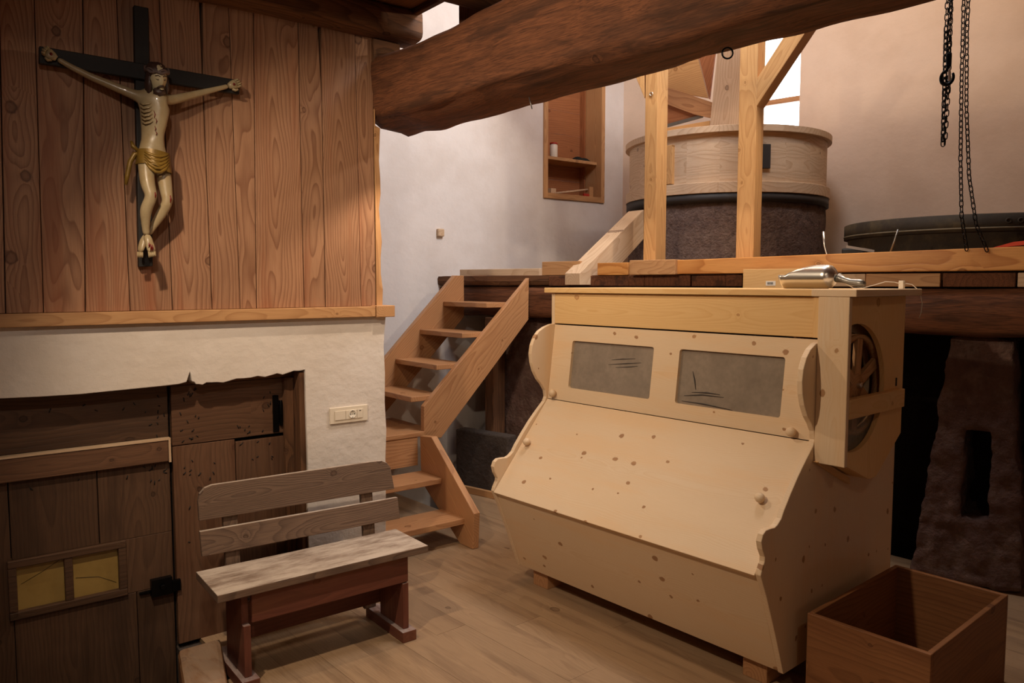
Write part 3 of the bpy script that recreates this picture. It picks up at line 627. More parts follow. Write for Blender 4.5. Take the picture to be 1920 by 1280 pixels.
hpoly([(1236, 168), (1328, 184), (1296, 60), (1236, 60)], .09, .02, 'hopper_side', M_POST, gd)
hpoly([(1330, 186), (1345, 60), (1298, 60)], .085, .02, 'hopper_side', M_CUP, (gd*.4+UP))
hpoly([(1329, 251), (1390, 254), (1396, 60), (1349, 60)], -.05, .075, 'chute_board', M_PALE, (gd*.12+UP))
# ---- basin stone case on the right
bc = V((2.93, 4.9, 0)); br = .775
bt = thing('round_tub', 'large round dark iron-bound tub on the gallery under the chains', 'tub', bc+UP*1.656)
zt1 = 1.6+(531-405)*4.1/1450; zt1 = 1.975
MB().lathe(bc, UP, [(.60, 1.657), (.69, 1.69), (.735, 1.75), (br-.022, 1.885), (br-.01, 1.905), (br-.05, 1.905), (.5, 1.88)], 72).out('body', M_BASIN, bt)
MB().lathe(bc, UP, [(br-.015, 1.88), (br, 1.882), (br, 1.972), (br-.015, 1.978), (br-.05, 1.978), (br-.05, 1.88)], 72, closed=True).out('rim_band', M_BASIN, bt)
MB().lathe(bc, UP, [(br-.002, 1.895), (br+.003, 1.897), (br+.003, 1.903), (br-.002, 1.905)], 72, closed=True).out('seam_line', plain('seam_dust', '6e6450', .8, var=.6, scale=30), bt)
for x in (1891, 1914):
    r = ray(x, 410); d = V((r.x, r.y, 0)).normalized(); b_ = d.dot(bc); q = d*(b_-math.sqrt(b_*b_-(bc.length_squared-br*br))); nn = (q-bc).normalized()
    MB().lathe(q+UP*1.935, nn, [(.015, 0), (.015, .006), (.009, .008), (.009, .001)], 16).out('rivet', M_BASIN, bt)
# small things on the gallery floor right
def gal(x, y, b): a, z = gz(x, y, b); return GF.p(a, b, z)
p = [gal(1559, 482, .3), gal(1551, 478, .3), gal(1546, 460, .3), gal(1544, 434, .3)]; p[0].z = 1.656
o = MB().tube(p, .008, 8).out('bent_pipe', M_STEEL, None); tag(o, 'short bent steel pipe rising beside the millstone', 'pipe')
p = [gal(1668, 476, .05), gal(1677, 452, .05), gal(1684, 430, .05)]
o = MB().tube(p, .005, 8).out('rod', M_STEELD, None); tag(o, 'thin metal rod leaning against the dark round tub', 'rod')
a_, z_ = gz(1600, 473, .2)
o = MB().box(GF, (a_-.055, a_+.07), (.16, .24), (1.656, 1.80)).out('box', M_BLACK, None, g=gd, bevel=.01); tag(o, 'small black box between the curb and the round tub', 'box')
a_, z_ = gz(1605, 470, .15)
MB().hexa([GF.p(a_-.05, .135, 1.80), GF.p(a_+.1, .135, 1.77), GF.p(a_+.1, .15, 1.77), GF.p(a_-.05, .15, 1.80), GF.p(a_-.05, .135, 1.815), GF.p(a_+.1, .135, 1.785), GF.p(a_+.1, .15, 1.785), GF.p(a_-.05, .15, 1.815)]).out('strip', M_GREYBD, o)
a_, _ = gz(1915, 462, .06); ps = [gz(1862, 466, .0), gz(1900, 461, .0), gz(1960, 455, .0)]
m = MB()
for i in range(2):
    (a0, z0), (a1, z1) = ps[i], ps[i+1]
    m.hexa([GF.p(a0, .0, z0), GF.p(a1, .0, z1), GF.p(a1, .05, z1), GF.p(a0, .05, z0), GF.p(a0, .0, z0+.006+.014*i), GF.p(a1, .0, z1+.02), GF.p(a1, .05, z1+.02), GF.p(a0, .05, z0+.006+.014*i)])
o = m.out('strap', M_ORANGE, None, g=gd); tag(o, 'orange strap lying on the curb at the right edge', 'strap')
# ---- chains
def link(m, c, t, side, L, W, r, seg=5):
    pts = []; t = V(t).normalized(); side = (V(side)-t*V(side).dot(t)).normalized()
    for (u, v_) in [(-.5, .12), (-.38, .42), (-.2, .5), (.2, .5), (.38, .42), (.5, .12), (.5, -.12), (.38, -.42), (.2, -.5), (-.2, -.5), (-.38, -.42), (-.5, -.12)]:
        pts.append(V(c)+t*(u*L)+side*(v_*W))
    m.tube(pts, r, seg, closed=True)
def chain(m, path, L=.036, W=.018, r=.0026, twist=0):
    step = L-r*3.2; acc = 0; k = 0
    for i in range(len(path)-1):
        a, b = V(path[i]), V(path[i+1]); t = (b-a); seg = t.length; t.normalize(); d = acc
        while d < seg:
            an = (math.pi/2 if k % 2 else 0)+twist+.12*math.sin(k*.7); s_ = V((math.cos(an), math.sin(an), 0)); link(m, a+t*d, t, s_, L, W, r); d += step; k += 1
        acc = d-seg
CB = -.10
def cp(x, y, b=CB): a, z = gz(x, y, b); return GF.p(a, b, z)
top = cp(1776, 0); topz = 4.79
m = MB(); path = [cp(1768, 268), cp(1771, 170), cp(1774, 60)]; path.append(V((path[-1].x, path[-1].y, topz)))
ch1 = thing('chain_bundle', 'doubled black chain with a safety hook, left of the long loop', 'chain', cp(1768, 268))
chain(m, path); m.out('links', M_CHAIN, ch1, kind='stuff')
m = MB(); off = V((.012, -.012, .01)); chain(m, [q+off*(.5 if i == 0 else 1) for i, q in enumerate(path)], twist=.8); m.out('links', M_CHAIN, ch1, kind='stuff')
m = MB(); off = V((.022, .008, .0)); chain(m, [q+off for q in path[1:]], twist=.5); m.out('links', M_CHAIN, ch1, kind='stuff')
m = MB(); off = V((-.010, -.014, .02)); chain(m, [q+off for q in path[0:3]], twist=.3); m.out('links', M_CHAIN, ch1, kind='stuff')
# hook
hcn = cp(1776, 145, CB-.04); e1 = gd; pts = []
for i in range(22):
    an = R(100)+i*R(290)/21; pts.append(hcn+e1*(math.cos(an)*.027)+UP*(math.sin(an)*.034))
pts = [hcn+UP*.075+e1*.008, hcn+UP*.05+e1*.002]+pts
MB().tube(pts, [.008, .009]+[.010-.004*abs(i-10)/11 for i in range(22)], 8).out('hook', M_CHAIN, ch1)
MB().box(Fr(hcn, gd, gn), (.004, .014), (-.004, .004), (-.02, .04)).out('latch', M_STEEL, ch1, bevel=.002)
MB().box(Fr(hcn, gd, gn), (-.006, .016), (-.009, .009), (.05, .115)).out('swivel', M_CHAIN, ch1, bevel=.003)
m = MB(); pa = [cp(1790, 466, -.045), cp(1806, 462, -.05)]
p1_ = [cp(1798, 462, -.05), cp(1803, 405, -.09), cp(1801, 300), cp(1803, 150), cp(1807, 0)]; p1_[0] = cp(1812, 464, -.05); p1_.append(V((p1_[-1].x, p1_[-1].y, topz)))
p2_ = [cp(1849, 466, -.05), cp(1830, 420, -.08), cp(1817, 330), cp(1812, 200), cp(1813, 60)]; p2_.append(V((p2_[-1].x, p2_[-1].y, topz)))
ch2 = thing('chain_loop', 'long thin black chain loop hanging down to the curb', 'chain', cp(1830, 464))
chain(m, p1_, twist=.2); m.out('links', M_CHAIN, ch2, kind='stuff'); m = MB(); chain(m, p2_, twist=.2); m.out('links', M_CHAIN, ch2, kind='stuff')
cw = struct('shade_wall_under_gallery', GF.p(1.5, .95, 0))  # wall added to darken the void under the gallery and stop stray daylight
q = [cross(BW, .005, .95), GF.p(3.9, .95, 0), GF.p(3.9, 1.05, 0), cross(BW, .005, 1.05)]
MB().prism([V((p_.x, p_.y, -.3)) for p_ in q], UP*1.91).out('masonry', plain('void_shade', '221c18', .95, var=.3, scale=8, bump=.8, bscale=16, bdist=.02, spec=.1), cw, g=gd, n=-gn)  # near-black colour stands in for the shade in the void
# ---- stone piers under the gallery
def rough_prism(pts, b, ext, name, mat, parent=None, hole=None, sub=.03, amp=.012, seed=0, **kw):
    bm = bmesh.new(); n = len(pts)
    ps = [GF.p(a, b, z) for a, z in pts]; m = MB()
    if hole:
        hs = [GF.p(a, b, z) for a, z in hole]; m.ring_prism(ps, hs, gn*ext)
    else: m.prism(ps, gn*ext)
    o = m.out(name, mat, parent, g=UP, n=-gn, **kw)
    bm.from_mesh(o.data); bmesh.ops.triangulate(bm, faces=bm.faces)
    for _ in range(7):
        es = [e for e in bm.edges if e.calc_length() > sub*1.6]
        if not es: break
        bmesh.ops.subdivide_edges(bm, edges=es, cuts=1); bmesh.ops.triangulate(bm, faces=bm.faces)
    bm.normal_update()
    for v in bm.verts:
        q = v.co*9+V((seed, 0, 0)); v.co += v.normal*(noise.noise(q)*amp+noise.noise(q*2.6)*amp*.8)
    for f in bm.faces: f.smooth = True
    bm.to_mesh(o.data); bm.free(); return o
def gp(lst, b): return [gz(x, y, b) for x, y in lst]
PB = .14
outer = gp([(1785, 628), (1850, 630), (1900, 640), (1903, 760), (1905, 860), (1913, 900), (1917, 1110), (1830, 1130), (1745, 1110), (1708, 1090), (1740, 880), (1762, 760)], PB)
outer = [(a, max(z, 0.001)) for a, z in outer]
outer = [(a, min(z, 1.335)) for a, z in outer]
hole = gp([(1810, 805), (1835, 804), (1859, 808), (1858, 850), (1857, 900), (1854, 940), (1853, 975), (1830, 975), (1800, 972), (1798, 950), (1803, 900), (1806, 850)], PB)
o = rough_prism(outer, PB, .42, 'stone_pier', M_STONE, hole=hole, seed=4, sub=.026, amp=.017); tag(o, 'tapered rough red stone pier with a tall slot under the gallery', 'pier')
o = rough_prism([(a, min(max(z, .001), 1.335)) for a, z in gp([(940, 560), (1040, 560), (1120, 560), (1120, 1000), (1000, 1000), (942, 980)], .2)], .2, .3, 'stone_pier', M_STONE, seed=12, sub=.05); tag(o, 'rough stone pier in shadow between the stair and the flour chest', 'pier')
o = rough_prism([(a, min(max(z, .001), 1.335)) for a, z in gp([(1925, 640), (2060, 640), (2060, 1100), (1935, 1100)], .3)], .3, .3, 'stone_pier', M_STONE, seed=22, sub=.06); tag(o, 'dark stone pier at the right edge beside the slotted pier', 'pier')
a0, a1 = gz(925, 700, .12)[0], gz(941, 700, .12)[0]
o = MB().box(GF, (a0, a1), (.02, .16), (.001, 1.34)).out('dark_post', M_OLDS, None, g=UP, n=-gn, bevel=.004); tag(o, 'dark old timber post under the gallery right of the stair', 'post')
PL = Fr(GF.p(gz(855, 930, -.1)[0], -.1, 0), gd, gn)
o = MB().box(PL, (0, .52), (.0, .11), (.001, .47)).out('plinth', M_DARKST, None, bevel=.012); tag(o, 'low dark plastered plinth behind the lower stair flight', 'plinth')
tag(MB().box(PL, (-.05, .8), (-.06, -.03), (.001, .05)).out('floor_lath', M_TRIM, None, g=gd, bevel=.002), 'thin wooden lath along the floor below the plinth', 'lath')
# ================================================================== stairs
stt = thing('mill_stair', 'open larch stair climbing from the floor to the gallery', 'stair', ST.p(0, -.3, 0))
rp = [(.002, .787), (.90, 1.639), (.895, 1.338), (.134, .56), (0, .591)]
sdir = ST.a*.9+UP*.852
MB().prism([ST.p(a, 0, z) for a, z in rp], -wn*.042).out('stringer', M_STAIR, stt, g=sdir, n=wn, bevel=.003)
lo_ = .949
lp = [(-.30, .715), (.655, 1.66), (.742, 1.66), (.742, 1.34), (.0, .62), (-.30, .33)]
MB().prism([ST.p(a, -.60, z) for a, z in lp], -wn*.042).out('stringer', M_STAIR, stt, g=sdir, n=wn, bevel=.003)
for (a, z, d) in [(.549, 1.463, .24), (.340, 1.258, .24), (.130, 1.052, .24), (-.07, .852, .24)]:
    MB().box(ST, (a, a+d), (-.598, -.044), (z-.035, z)).out('tread', M_STAIR, stt, g=wn, n=UP, bevel=.004)
MB().box(ST, (.60, .64), (-.598, -.044), (1.52, 1.645)).out('top_riser', M_OLD, stt, g=wn, n=wd, bevel=.003) if False else None
# platform
MB().box(ST, (-.78, .10), (-.598, -.0), (.59, .622)).out('landing', M_STAIR, stt, g=wd, n=UP, bevel=.004)
MB().box(ST, (-.78, -.045), (-.03, -.006), (.40, .588)).out('riser', M_STAIR, stt, g=wd, n=wn, bevel=.002)
# lower flight
lowp = [(-.57, .60), (-.43, .615), (.04, .222), (.025, .001), (-.11, .001), (-.56, .30)]
MB().prism([LS.p(a, 0, z) for a, z in lowp], -wd*.045).out('stringer', M_STAIR, stt, g=(wn*.47-UP*.4), n=wd, bevel=.003)
MB().prism([LS.p(a, -.72, z) for a, z in lowp], -wd*.045).out('stringer', M_STAIR, stt, g=(wn*.47-UP*.4), n=wd, bevel=.003)
MB().box(LS, (-.56, -.305), (-.674, -.046), (.337, .372)).out('tread', M_STAIR, stt, g=wd, n=UP, bevel=.004)
MB().box(LS, (-.315, -.06), (-.674, -.02), (.135, .172)).out('tread', M_STAIR, stt, g=wd, n=UP, bevel=.004)
for a_ in (-.38, -.30):
    MB().box(LS, (-.62, -.56), (a_-.05, a_-.01), (.0, .58)).out('support', M_OLDS, stt, g=UP, n=wn, bevel=.003)
# ================================================================== flour sifter chest
sf = thing('flour_sifter', 'large pale spruce flour chest with sloping lid, two dusty windows and side wheel', 'chest', SF.p(.8, .4, 0))
prof = [(.016, .09), (-.050, .264), (-.122, .438), (-.165, .527), (-.158, .545), (-.140, .575), (-.139, .592), (-.158, .625), (-.166, .655), (-.155, .680), (-.135, .692), (-.105, .692), (-.075, .690), (-.055, .697), (-.030, .715), (-.010, .745), (.035, .800), (.09, .862), (.145, .915), (.195, .960), (.207, .985), (.200, 1.020), (.175, 1.055), (.145, 1.085), (.118, 1.130), (.102, 1.175), (.096, 1.225), (.103, 1.270), (.125, 1.315), (.155, 1.345), (.195, 1.365), (.240, 1.378), (.268, 1.38), (.268, 1.548), (.95, 1.548), (.95, .09)]
SL = 1.5644; PT = .024
MB().prism([SF.p(SL-PT, d, z) for d, z in prof], su*PT).out('side_panel', M_SPRUCE, sf, g=UP, n=su, bevel=.003)
HC = (.45, 1.188, .215)
loop = [q for q in prof if q[1] < 1.188 and q[0] < .9]; loop2 = [q for q in prof if q[1] > 1.188 and q[0] < .9]
L_ = (.1005, 1.188); R_ = (.95, 1.188); hk = 20
lowh = [(max(HC[0]+HC[2]*math.cos(R(a)), .238), HC[1]+HC[2]*math.sin(R(a))) for a in [-9*i for i in range(hk+1)]]       # right -> bottom -> left
upph = [(max(HC[0]+HC[2]*math.cos(R(a)), .238), HC[1]+HC[2]*math.sin(R(a))) for a in [180-9*i for i in range(hk+1)]]      # left -> top -> right
ring_o = loop+[L_]+loop2+[(.95, 1.548), R_, (.95, .09)]
ring_i = lowh+upph[1:-1]
pts2 = ring_o+ring_i; no_ = len(ring_o); ni_ = len(ring_i); nt_ = no_+ni_
iL = ring_o.index(L_); iR = ring_o.index(R_); jL = no_+hk; jR = no_
fl_ = list(range(0, iL+1))+[no_+k_ for k_ in range(hk, -1, -1)]+list(range(iR, no_))
fu_ = list(range(iL, iR+1))+[jR]+[no_+k_ for k_ in range(ni_-1, hk-1, -1)]
vs_ = [SF.p(0, d, z) for d, z in pts2]+[SF.p(PT, d, z) for d, z in pts2]
fs_ = [tuple(fl_), tuple(fu_), tuple(nt_+k_ for k_ in fl_[::-1]), tuple(nt_+k_ for k_ in fu_[::-1])]
fs_ += [(k_, (k_+1) % no_, nt_+(k_+1) % no_, nt_+k_) for k_ in range(no_)]+[(no_+k_, no_+(k_+1) % ni_, nt_+no_+(k_+1) % ni_, nt_+no_+k_) for k_ in range(ni_)]
MB().add(vs_, fs_).out('side_panel', M_SPRUCE, sf, g=UP, n=su, bevel=.003)
i0, i1 = PT+.001, SL-PT-.001
def sl_board(d0, z0, d1, z1, th, name, mat=M_SPRUCE, s0=i0, s1=i1, bevel=.002, par=sf, **kw):
    e = (sv*(d1-d0)+UP*(z1-z0)).normalized(); nn = su.cross(e); nn = nn if nn.dot(sv) < 0 or nn.z > .3 else -nn
    if nn.dot(-sv+UP*.3) < 0: nn = -nn
    A = [SF.p(s0, d0, z0), SF.p(s1, d0, z0), SF.p(s1, d1, z1), SF.p(s0, d1, z1)]
    return MB().prism(A, -nn*th).out(name, mat, par, g=su, n=nn, bevel=bevel, **kw), e, nn
sl_board(.020, .092, -.152, .530, .022, 'lower_front')
lid, le, ln = sl_board(-.168, .522, .214, .974, .024, 'lid')
# knobs
def knob(par, p, nn, r=.02):
    MB().lathe(p-nn*.001, nn, [(.010, 0), (.010, .008), (r*.9, .014), (r, .022), (r*.92, .032), (r*.5, .038), (0, .039)], 20).out('knob', M_SPRUCE, par)
knob(lid, SF.p(1.485, .030, .757), ln); knob(lid, SF.p(.115, .024, .75), ln)
# slanted window frame with two panes
def on(s, t): return SF.p(s, .2185+(.271-.2185)*t, .976+(1.376-.976)*t)
fn = su.cross(on(0, 1)-on(0, 0)).normalized(); fn = fn if fn.dot(sv) < 0 else -fn
def rrect(s0, s1, t0, t1, r=.012, k=3):
    pts = []; rt = r/.40
    for (cs, ct, a0) in ((s1-r, t1-rt, 0), (s0+r, t1-rt, 90), (s0+r, t0+rt, 180), (s1-r, t0+rt, 270)):
        for i in range(k+1):
            an = R(a0+90*i/k); pts.append((cs+r*math.cos(an), ct+rt*math.sin(an)))
    return pts
def tz(z): return (z-.976)/.4
w1s, w2s = (.848, 1.394), (.165, .697); T0, T1 = tz(1.047), tz(1.296)
pan = MB()
for (sa, sb), (wa, wb_) in (((.772, i1), w1s), ((i0, .772), w2s)):
    inner = rrect(wa, wb_, T0, T1); outerp = []
    k = 3
    for q, (cs, ct) in enumerate(((sb, 1), (sa, 1), (sa, 0), (sb, 0))):
        for i in range(k+1): outerp.append((cs+(.00001*i), ct+.00001*i))
    pan.ring_prism([on(*q) for q in outerp], [on(*q) for q in inner], -fn*.024)
wfm = pan.out('window_frame', M_SPRUCE, sf, g=su, n=fn)
for (wa, wb_) in (w1s, w2s):
    A = [on(wa-.015, T0-.04), on(wb_+.015, T0-.04), on(wb_+.015, T1+.04), on(wa-.015, T1+.04)]
    A = [q-fn*.016 for q in A]; MB().prism(A, -fn*.003).out('pane', M_DUSTG, wfm, g=su, n=fn)
knob(wfm, on(1.487, .08), fn); knob(wfm, on(.099, .06), fn)
# finger streaks in the dust
m = MB(); M_STREAK = plain('wiped_streak', '3a3430', .5, var=.1)
def streak(m, pts, wdt):
    ps = [on(s, tz(z))-fn*.0155 for s, z in pts]
    m.tube(ps, [wdt*.3]+[wdt]*(len(ps)-2)+[wdt*.3], 4)
for pts in ([(1.12, 1.215), (1.05, 1.225), (.97, 1.232)], [(1.14, 1.19), (1.02, 1.205), (.93, 1.215)], [(1.09, 1.18), (1.0, 1.19), (.95, 1.197)]): streak(m, pts, .003)
for pts in ([(.625, 1.20), (.61, 1.16), (.60, 1.12)], [(.66, 1.085), (.56, 1.10), (.45, 1.10)], [(.67, 1.06), (.55, 1.06), (.40, 1.05)], [(.62, 1.105), (.54, 1.112), (.47, 1.11)]): streak(m, pts, .004)
m.out('streak', M_STREAK, wfm, kind='stuff')
# inside post seen through the second pane
MB().box(SF, (.50, .53), (.30, .33), (.98, 1.37)).out('inner_post', M_POST, sf, g=UP)
MB().box(SF, (.151, i1), (.42, .43), (.96, 1.54)).out('inner_sheet', M_GREYBD, sf, g=su)
MB().box(SF, (.14, .15), (.295, .92), (.93, 1.54)).out('inner_partition', M_STAIR, sf, g=UP, n=su)
# top front board and stiles
MB().box(SF, (.026, i1), (.268, .292), (1.383, 1.546)).out('top_front', M_SPRUCE2, sf, g=su, n=-sv, bevel=.002)
MB().box(SF, (.0245, .052), (.262, .267), (1.383, 1.546)).out('stile', M_SPRUCE2, sf, g=UP, n=-sv, bevel=.001)
MB().box(SF, (i0, i1), (.93, .95), (.10, 1.546)).out('back_board', M_SPRUCE2, sf, g=su, n=sv)
MB().box(SF, (i0, i1), (.03, .93), (.10, .12)).out('bottom_board', M_SPRUCE2, sf, g=su, n=UP)
MB().box(SF, (.03, 1.60), (.245, .97), (1.549, 1.576)).out('top_board', M_SPRUCE2, sf, g=su, n=UP, bevel=.003)
MB().box(SF, (-.15, .029), (.2, .80), (1.549, 1.577)).out('top_board', M_SPRUCE, sf, g=sv, n=UP, bevel=.003)
for sa in (.09, 1.36):
    q = SF.p(sa, 0, 0); MB().box(SF, (sa, sa+.11), (.05, .17), (0, .092)).out('foot_block', M_STAIR, sf, g=-sv, n=UP, bevel=.003)
    MB().box(SF, (sa, sa+.11), (.75, .87), (0, .099)).out('foot_block', M_STAIR, sf, g=-sv, n=UP, bevel=.003)
# wheel housing on the right end
ho = [(.225, 1.546), (.772, 1.546), (.772, .955), (.545, .80), (.478, .80), (.225, .905)]
cc_, cz_, cr = .338, 1.188, .255
hs = .095; k = 48
def ray_poly(cx, cy, an, poly):
    best = None
    for i in range(len(poly)):
        x0, y0 = poly[i]; x1, y1 = poly[(i+1) % len(poly)]; dx, dy = math.cos(an), math.sin(an); ex, ey = x1-x0, y1-y0; det = dx*(-ey)+dy*ex
        if abs(det) < 1e-9: continue
        t = ((x0-cx)*(-ey)+(y0-cy)*ex)/det; u_ = (dx*(y0-cy)-dy*(x0-cx))/det
        if t > 0 and -1e-6 <= u_ <= 1+1e-6 and (best is None or t < best): best = t
    return (cx+math.cos(an)*best, cy+math.sin(an)*best)
angs = sorted([2*math.pi*i/k for i in range(k)]+[math.atan2(z-cz_, d-cc_) % (2*math.pi) for d, z in ho])
hfr = .235
def hole_pt(an):
    x = cc_+cr*math.cos(an); y = cz_+cr*math.sin(an); return (max(x, hfr), y)
outl = [ray_poly(cc_, cz_, an, ho) for an in angs]; inl = [hole_pt(an) for an in angs]
MB().ring_prism([SF.p(-hs, d, z) for d, z in outl], [SF.p(-hs, d, z) for d, z in inl], su*.02).out('housing_side', M_SPRUCE2, sf, g=UP, n=-su)
MB().box(SF, (-.125, -.001), (.200, .2245), (.895, 1.548)).out('housing_front', M_SPRUCE, sf, g=UP, n=-sv, bevel=.003)
MB().box(SF, (-hs+.021, -.001), (.75, .772), (.96, 1.546)).out('housing_back', M_SPRUCE2, sf, g=UP, n=sv)
def hb_(p0, p1, nm='housing_bottom'):
    (d0, z0), (d1, z1) = p0, p1; e = (sv*(d1-d0)+UP*(z1-z0)).normalized(); nn = su.cross(e).normalized(); nn = nn if nn.z < 0 else -nn
    MB().prism([SF.p(-hs+.021, d0, z0), SF.p(-.001, d0, z0), SF.p(-.001, d1, z1), SF.p(-hs+.021, d1, z1)], -nn*.02).out(nm, M_SPRUCE2, sf, g=e, n=nn)
hb_((.772, .955), (.545, .80)); hb_((.545, .80), (.478, .80)); hb_((.478, .80), (.225, .905))
# octagon apron strip towards lower left
MB().prism([SF.p(-.022, d, z) for d, z in [(.19, .90), (.47, .765), (.47, .79), (.225, .905)]], su*.02).out('housing_trim', M_SPRUCE2, sf, g=sv-UP*.45, n=-su)
MB().box(SF, (-.128, -hs-.001), (.2255, .72), (1.078, 1.155)).out('cross_bar', M_SPRUCE2, sf, g=sv, n=-su, bevel=.003)
# clear pane lower half
pl = [hole_pt(R(a)) for a in range(180, 361, 10)]; 
MB().prism([SF.p(-hs+.022, d, min(z, 1.08)) for d, z in pl], su*.003).out('pane', M_PLEXI, sf)
# wheel
wh = [(r_, h_) for r_, h_ in ((.190, -.016), (.206, -.016), (.206, .016), (.190, .016))]
WC = SF.p(-.045, .437, cz_)
whl = MB().lathe(WC, su, wh, 64, closed=True).out('wheel', M_TRIM, sf)
for an in (25, 85, 145, 205, 265, 325):
    d = sv*math.cos(R(an))+UP*math.sin(R(an)); pd = su.cross(d)
    MB().box(Fr(WC, d, pd, su), (.03, .189), (-.022, .022), (-.010, .010)).out('spoke', M_TRIM, whl, g=d, n=su, bevel=.002)
MB().lathe(WC-su*.012, su, [(0, 0), (.045, 0), (.048, .004), (.048, .04), (0, .044)], 24).out('hub', M_TRIM, whl)
MB().lathe(WC-su*.030, su, [(0, 0), (.012, .001), (.014, .004), (.014, .028)], 6).out('bolt', M_STEEL, whl)
MB().box(SF, (-hs-.0025, -hs-.0005), (.700, .710), (1.165, 1.20)).out('slot', M_BLACK, sf)
# ---- things on the chest
tz_ = 1.577
def top_pt(x, y, z=tz_): return floor_pt(x, y, z)
SO = SF.p(.02, .36, tz_)
sc = thing('flour_scoop', 'shiny steel flour scoop lying on the chest top at right', 'scoop', SO)
M_scoop = None          # points right-forward; scoop mouth towards left
AF = Fr(SO, su, sv)
nl_, ns_ = 22, 20; vs = []; fs = []
for i in range(nl_+1):
    t = i/nl_; L_ = -.02+.235*t
    r_ = .050*min(1, (t*6+.12)**.5 if t < .15 else 1)
    r_ = .049 if t > .2 else .049*math.sin(min(1, (t+.015)/.2)*math.pi/2)
    top = 1.0 if t < .25 else max(.12, 1.0-(t-.25)/.75*1.05)
    span = math.pi*(.5+.5*top) if top > .2 else math.pi*.55
    for j in range(ns_+1):
        an = -math.pi/2-span+2*span*j/ns_
        zz = .05+r_*math.sin(an)
        vs.append(AF.p(L_, r_*1.05*math.cos(an), zz))
for i in range(nl_):
    for j in range(ns_): fs.append((i*(ns_+1)+j, i*(ns_+1)+j+1, (i+1)*(ns_+1)+j+1, (i+1)*(ns_+1)+j))
o = MB().add(vs, fs, True).out('bowl', M_STEEL, sc); so = o.modifiers.new('s', 'SOLIDIFY'); so.thickness = .0015
MB().tube([AF.p(-.018, 0, .045), AF.p(-.045, 0, .035), AF.p(-.07, 0, .028), AF.p(-.10, 0, .025), AF.p(-.115, 0, .022), AF.p(-.128, 0, .02)], [.020, .012, .013, .015, .016, .008], 16).out('handle', M_STEELD, sc)
# leaning board with sticker behind
b0, b1 = GF.p(gz(1393, 520, -.06)[0], -.06, 0), None
a0, a1 = gz(1393, 520, -.10)[0], gz(1508, 520, -.10)[0]
o = MB().box(GF, (a0, a1), (-.10, -.07), (1.52, gz(1450, 504, -.10)[1])).out('spare_board', M_SPRUCE2, None, g=gd, n=-gn, bevel=.002); tag(o, 'pale board with a small barcode sticker between chest and curb', 'board')
s0, sz = gz(1445, 531, -.101)
st_ = MB().box(GF, (s0-.028, s0+.028), (-.1012, -.1002), (sz-.013, sz+.013)).out('sticker', M_PAPER, o, g=gd, n=-gn)
m = MB(); x = -.019
for wdt in (2, 1, 3, 1, 1, 2, 1, 3, 2, 1): m.box(GF, (s0+x, s0+x+wdt*.0011), (-.1017, -.1013), (sz-.007, sz+.007)); x += wdt*.0011+.0016
m.out('bars', M_BLACK, st_)
MB().box(GF, (a0-.3, a1), (-.066, -.036), (1.50, 1.57)).out('x', M_OLDS, None) if False else None
# white cables
sh1 = SF.hit(1500, 520, .6)[0]-.33; sh2 = SF.hit(1690, 530, .74)[0]+.1
def top_at(x, y, lift=0): p = floor_pt(x, y, tz_+.002+lift); return p
SHF = [sh1]
def spt(s, d, z): return SF.p(s+SHF[0], d, z)
m = MB(); pts = []
c0 = SF.p(.30, .62, tz_+.004)
lp_ = [spt(.36, .66, tz_+.004), spt(.375, .62, tz_+.03), spt(.37, .60, tz_+.062), spt(.34, .60, tz_+.07), spt(.315, .60, tz_+.05), spt(.31, .61, tz_+.035), spt(.28, .62, tz_+.03)]
cbA = thing('cable', 'white cable loop with small white plug behind the steel scoop', 'cable', spt(.32, .6, tz_))
MB().tube(lp_, .0022, 6).out('cord', M_WHITEP, cbA); MB().box(SF, (.27+sh1, .31+sh1), (.60, .635), (tz_, tz_+.05)).out('plug', M_WHITEP, cbA, bevel=.004)
SHF[0] = sh2
cbB = thing('cable', 'thin white cable with a clear connector hanging over the chest corner', 'cable', spt(-.1, .7, tz_))
import itertools
cp_ = [spt(.12, .50, tz_+.012), spt(.09, .52, tz_+.035), spt(.06, .54, tz_+.03), spt(.03, .58, tz_+.003), spt(-.0, .6, tz_+.003), spt(-.03, .66, tz_+.018), spt(-.055, .69, tz_+.03), spt(-.08, .72, tz_+.028), spt(-.1, .74, tz_+.02), spt(-.115, .755, tz_+.022), spt(-.13, .775, tz_+.018), spt(-.152, .80, tz_-.01), spt(-.16, .81, tz_-.06), spt(-.158, .81, tz_-.10), spt(-.15, .81, tz_-.125)]
MB().tube(cp_, .0016, 6).out('cord', M_WHITEP, cbB); MB().box(SF, (-.11+sh2, -.09+sh2), (.735, .755), (tz_, tz_+.034)).out('connector', M_WHITEP, cbB, bevel=.002)
# ================================================================== crate
CR = Fr(V((1.115, 2.835, 0)), -su, sv); W_, D_, H_ = .44, .77, .36
cr_ = thing('wooden_crate', 'open old brown wooden crate on the floor beside the chest', 'crate', CR.p(.22, .38, 0)); T_ = .02
MB().box(CR, (0, W_), (0, T_), (0, H_)).out('side_board', M_CRATE, cr_, g=CR.a, n=-sv, bevel=.003)
MB().box(CR, (0, W_), (D_-T_, D_), (0, H_)).out('side_board', M_CRATE, cr_, g=CR.a, n=sv, bevel=.003)
MB().box(CR, (0, T_), (T_+.001, D_-T_-.001), (0, H_)).out('side_board', M_CRATE, cr_, g=sv, n=su, bevel=.003)
MB().box(CR, (W_-T_, W_), (T_+.001, D_-T_-.001), (0, H_)).out('side_board', M_CRATE, cr_, g=sv, n=-su, bevel=.003)
MB().box(CR, (T_, W_-T_), (T_, D_-T_), (.002, .018)).out('bottom_board', M_CRATE, cr_, g=sv, n=UP)
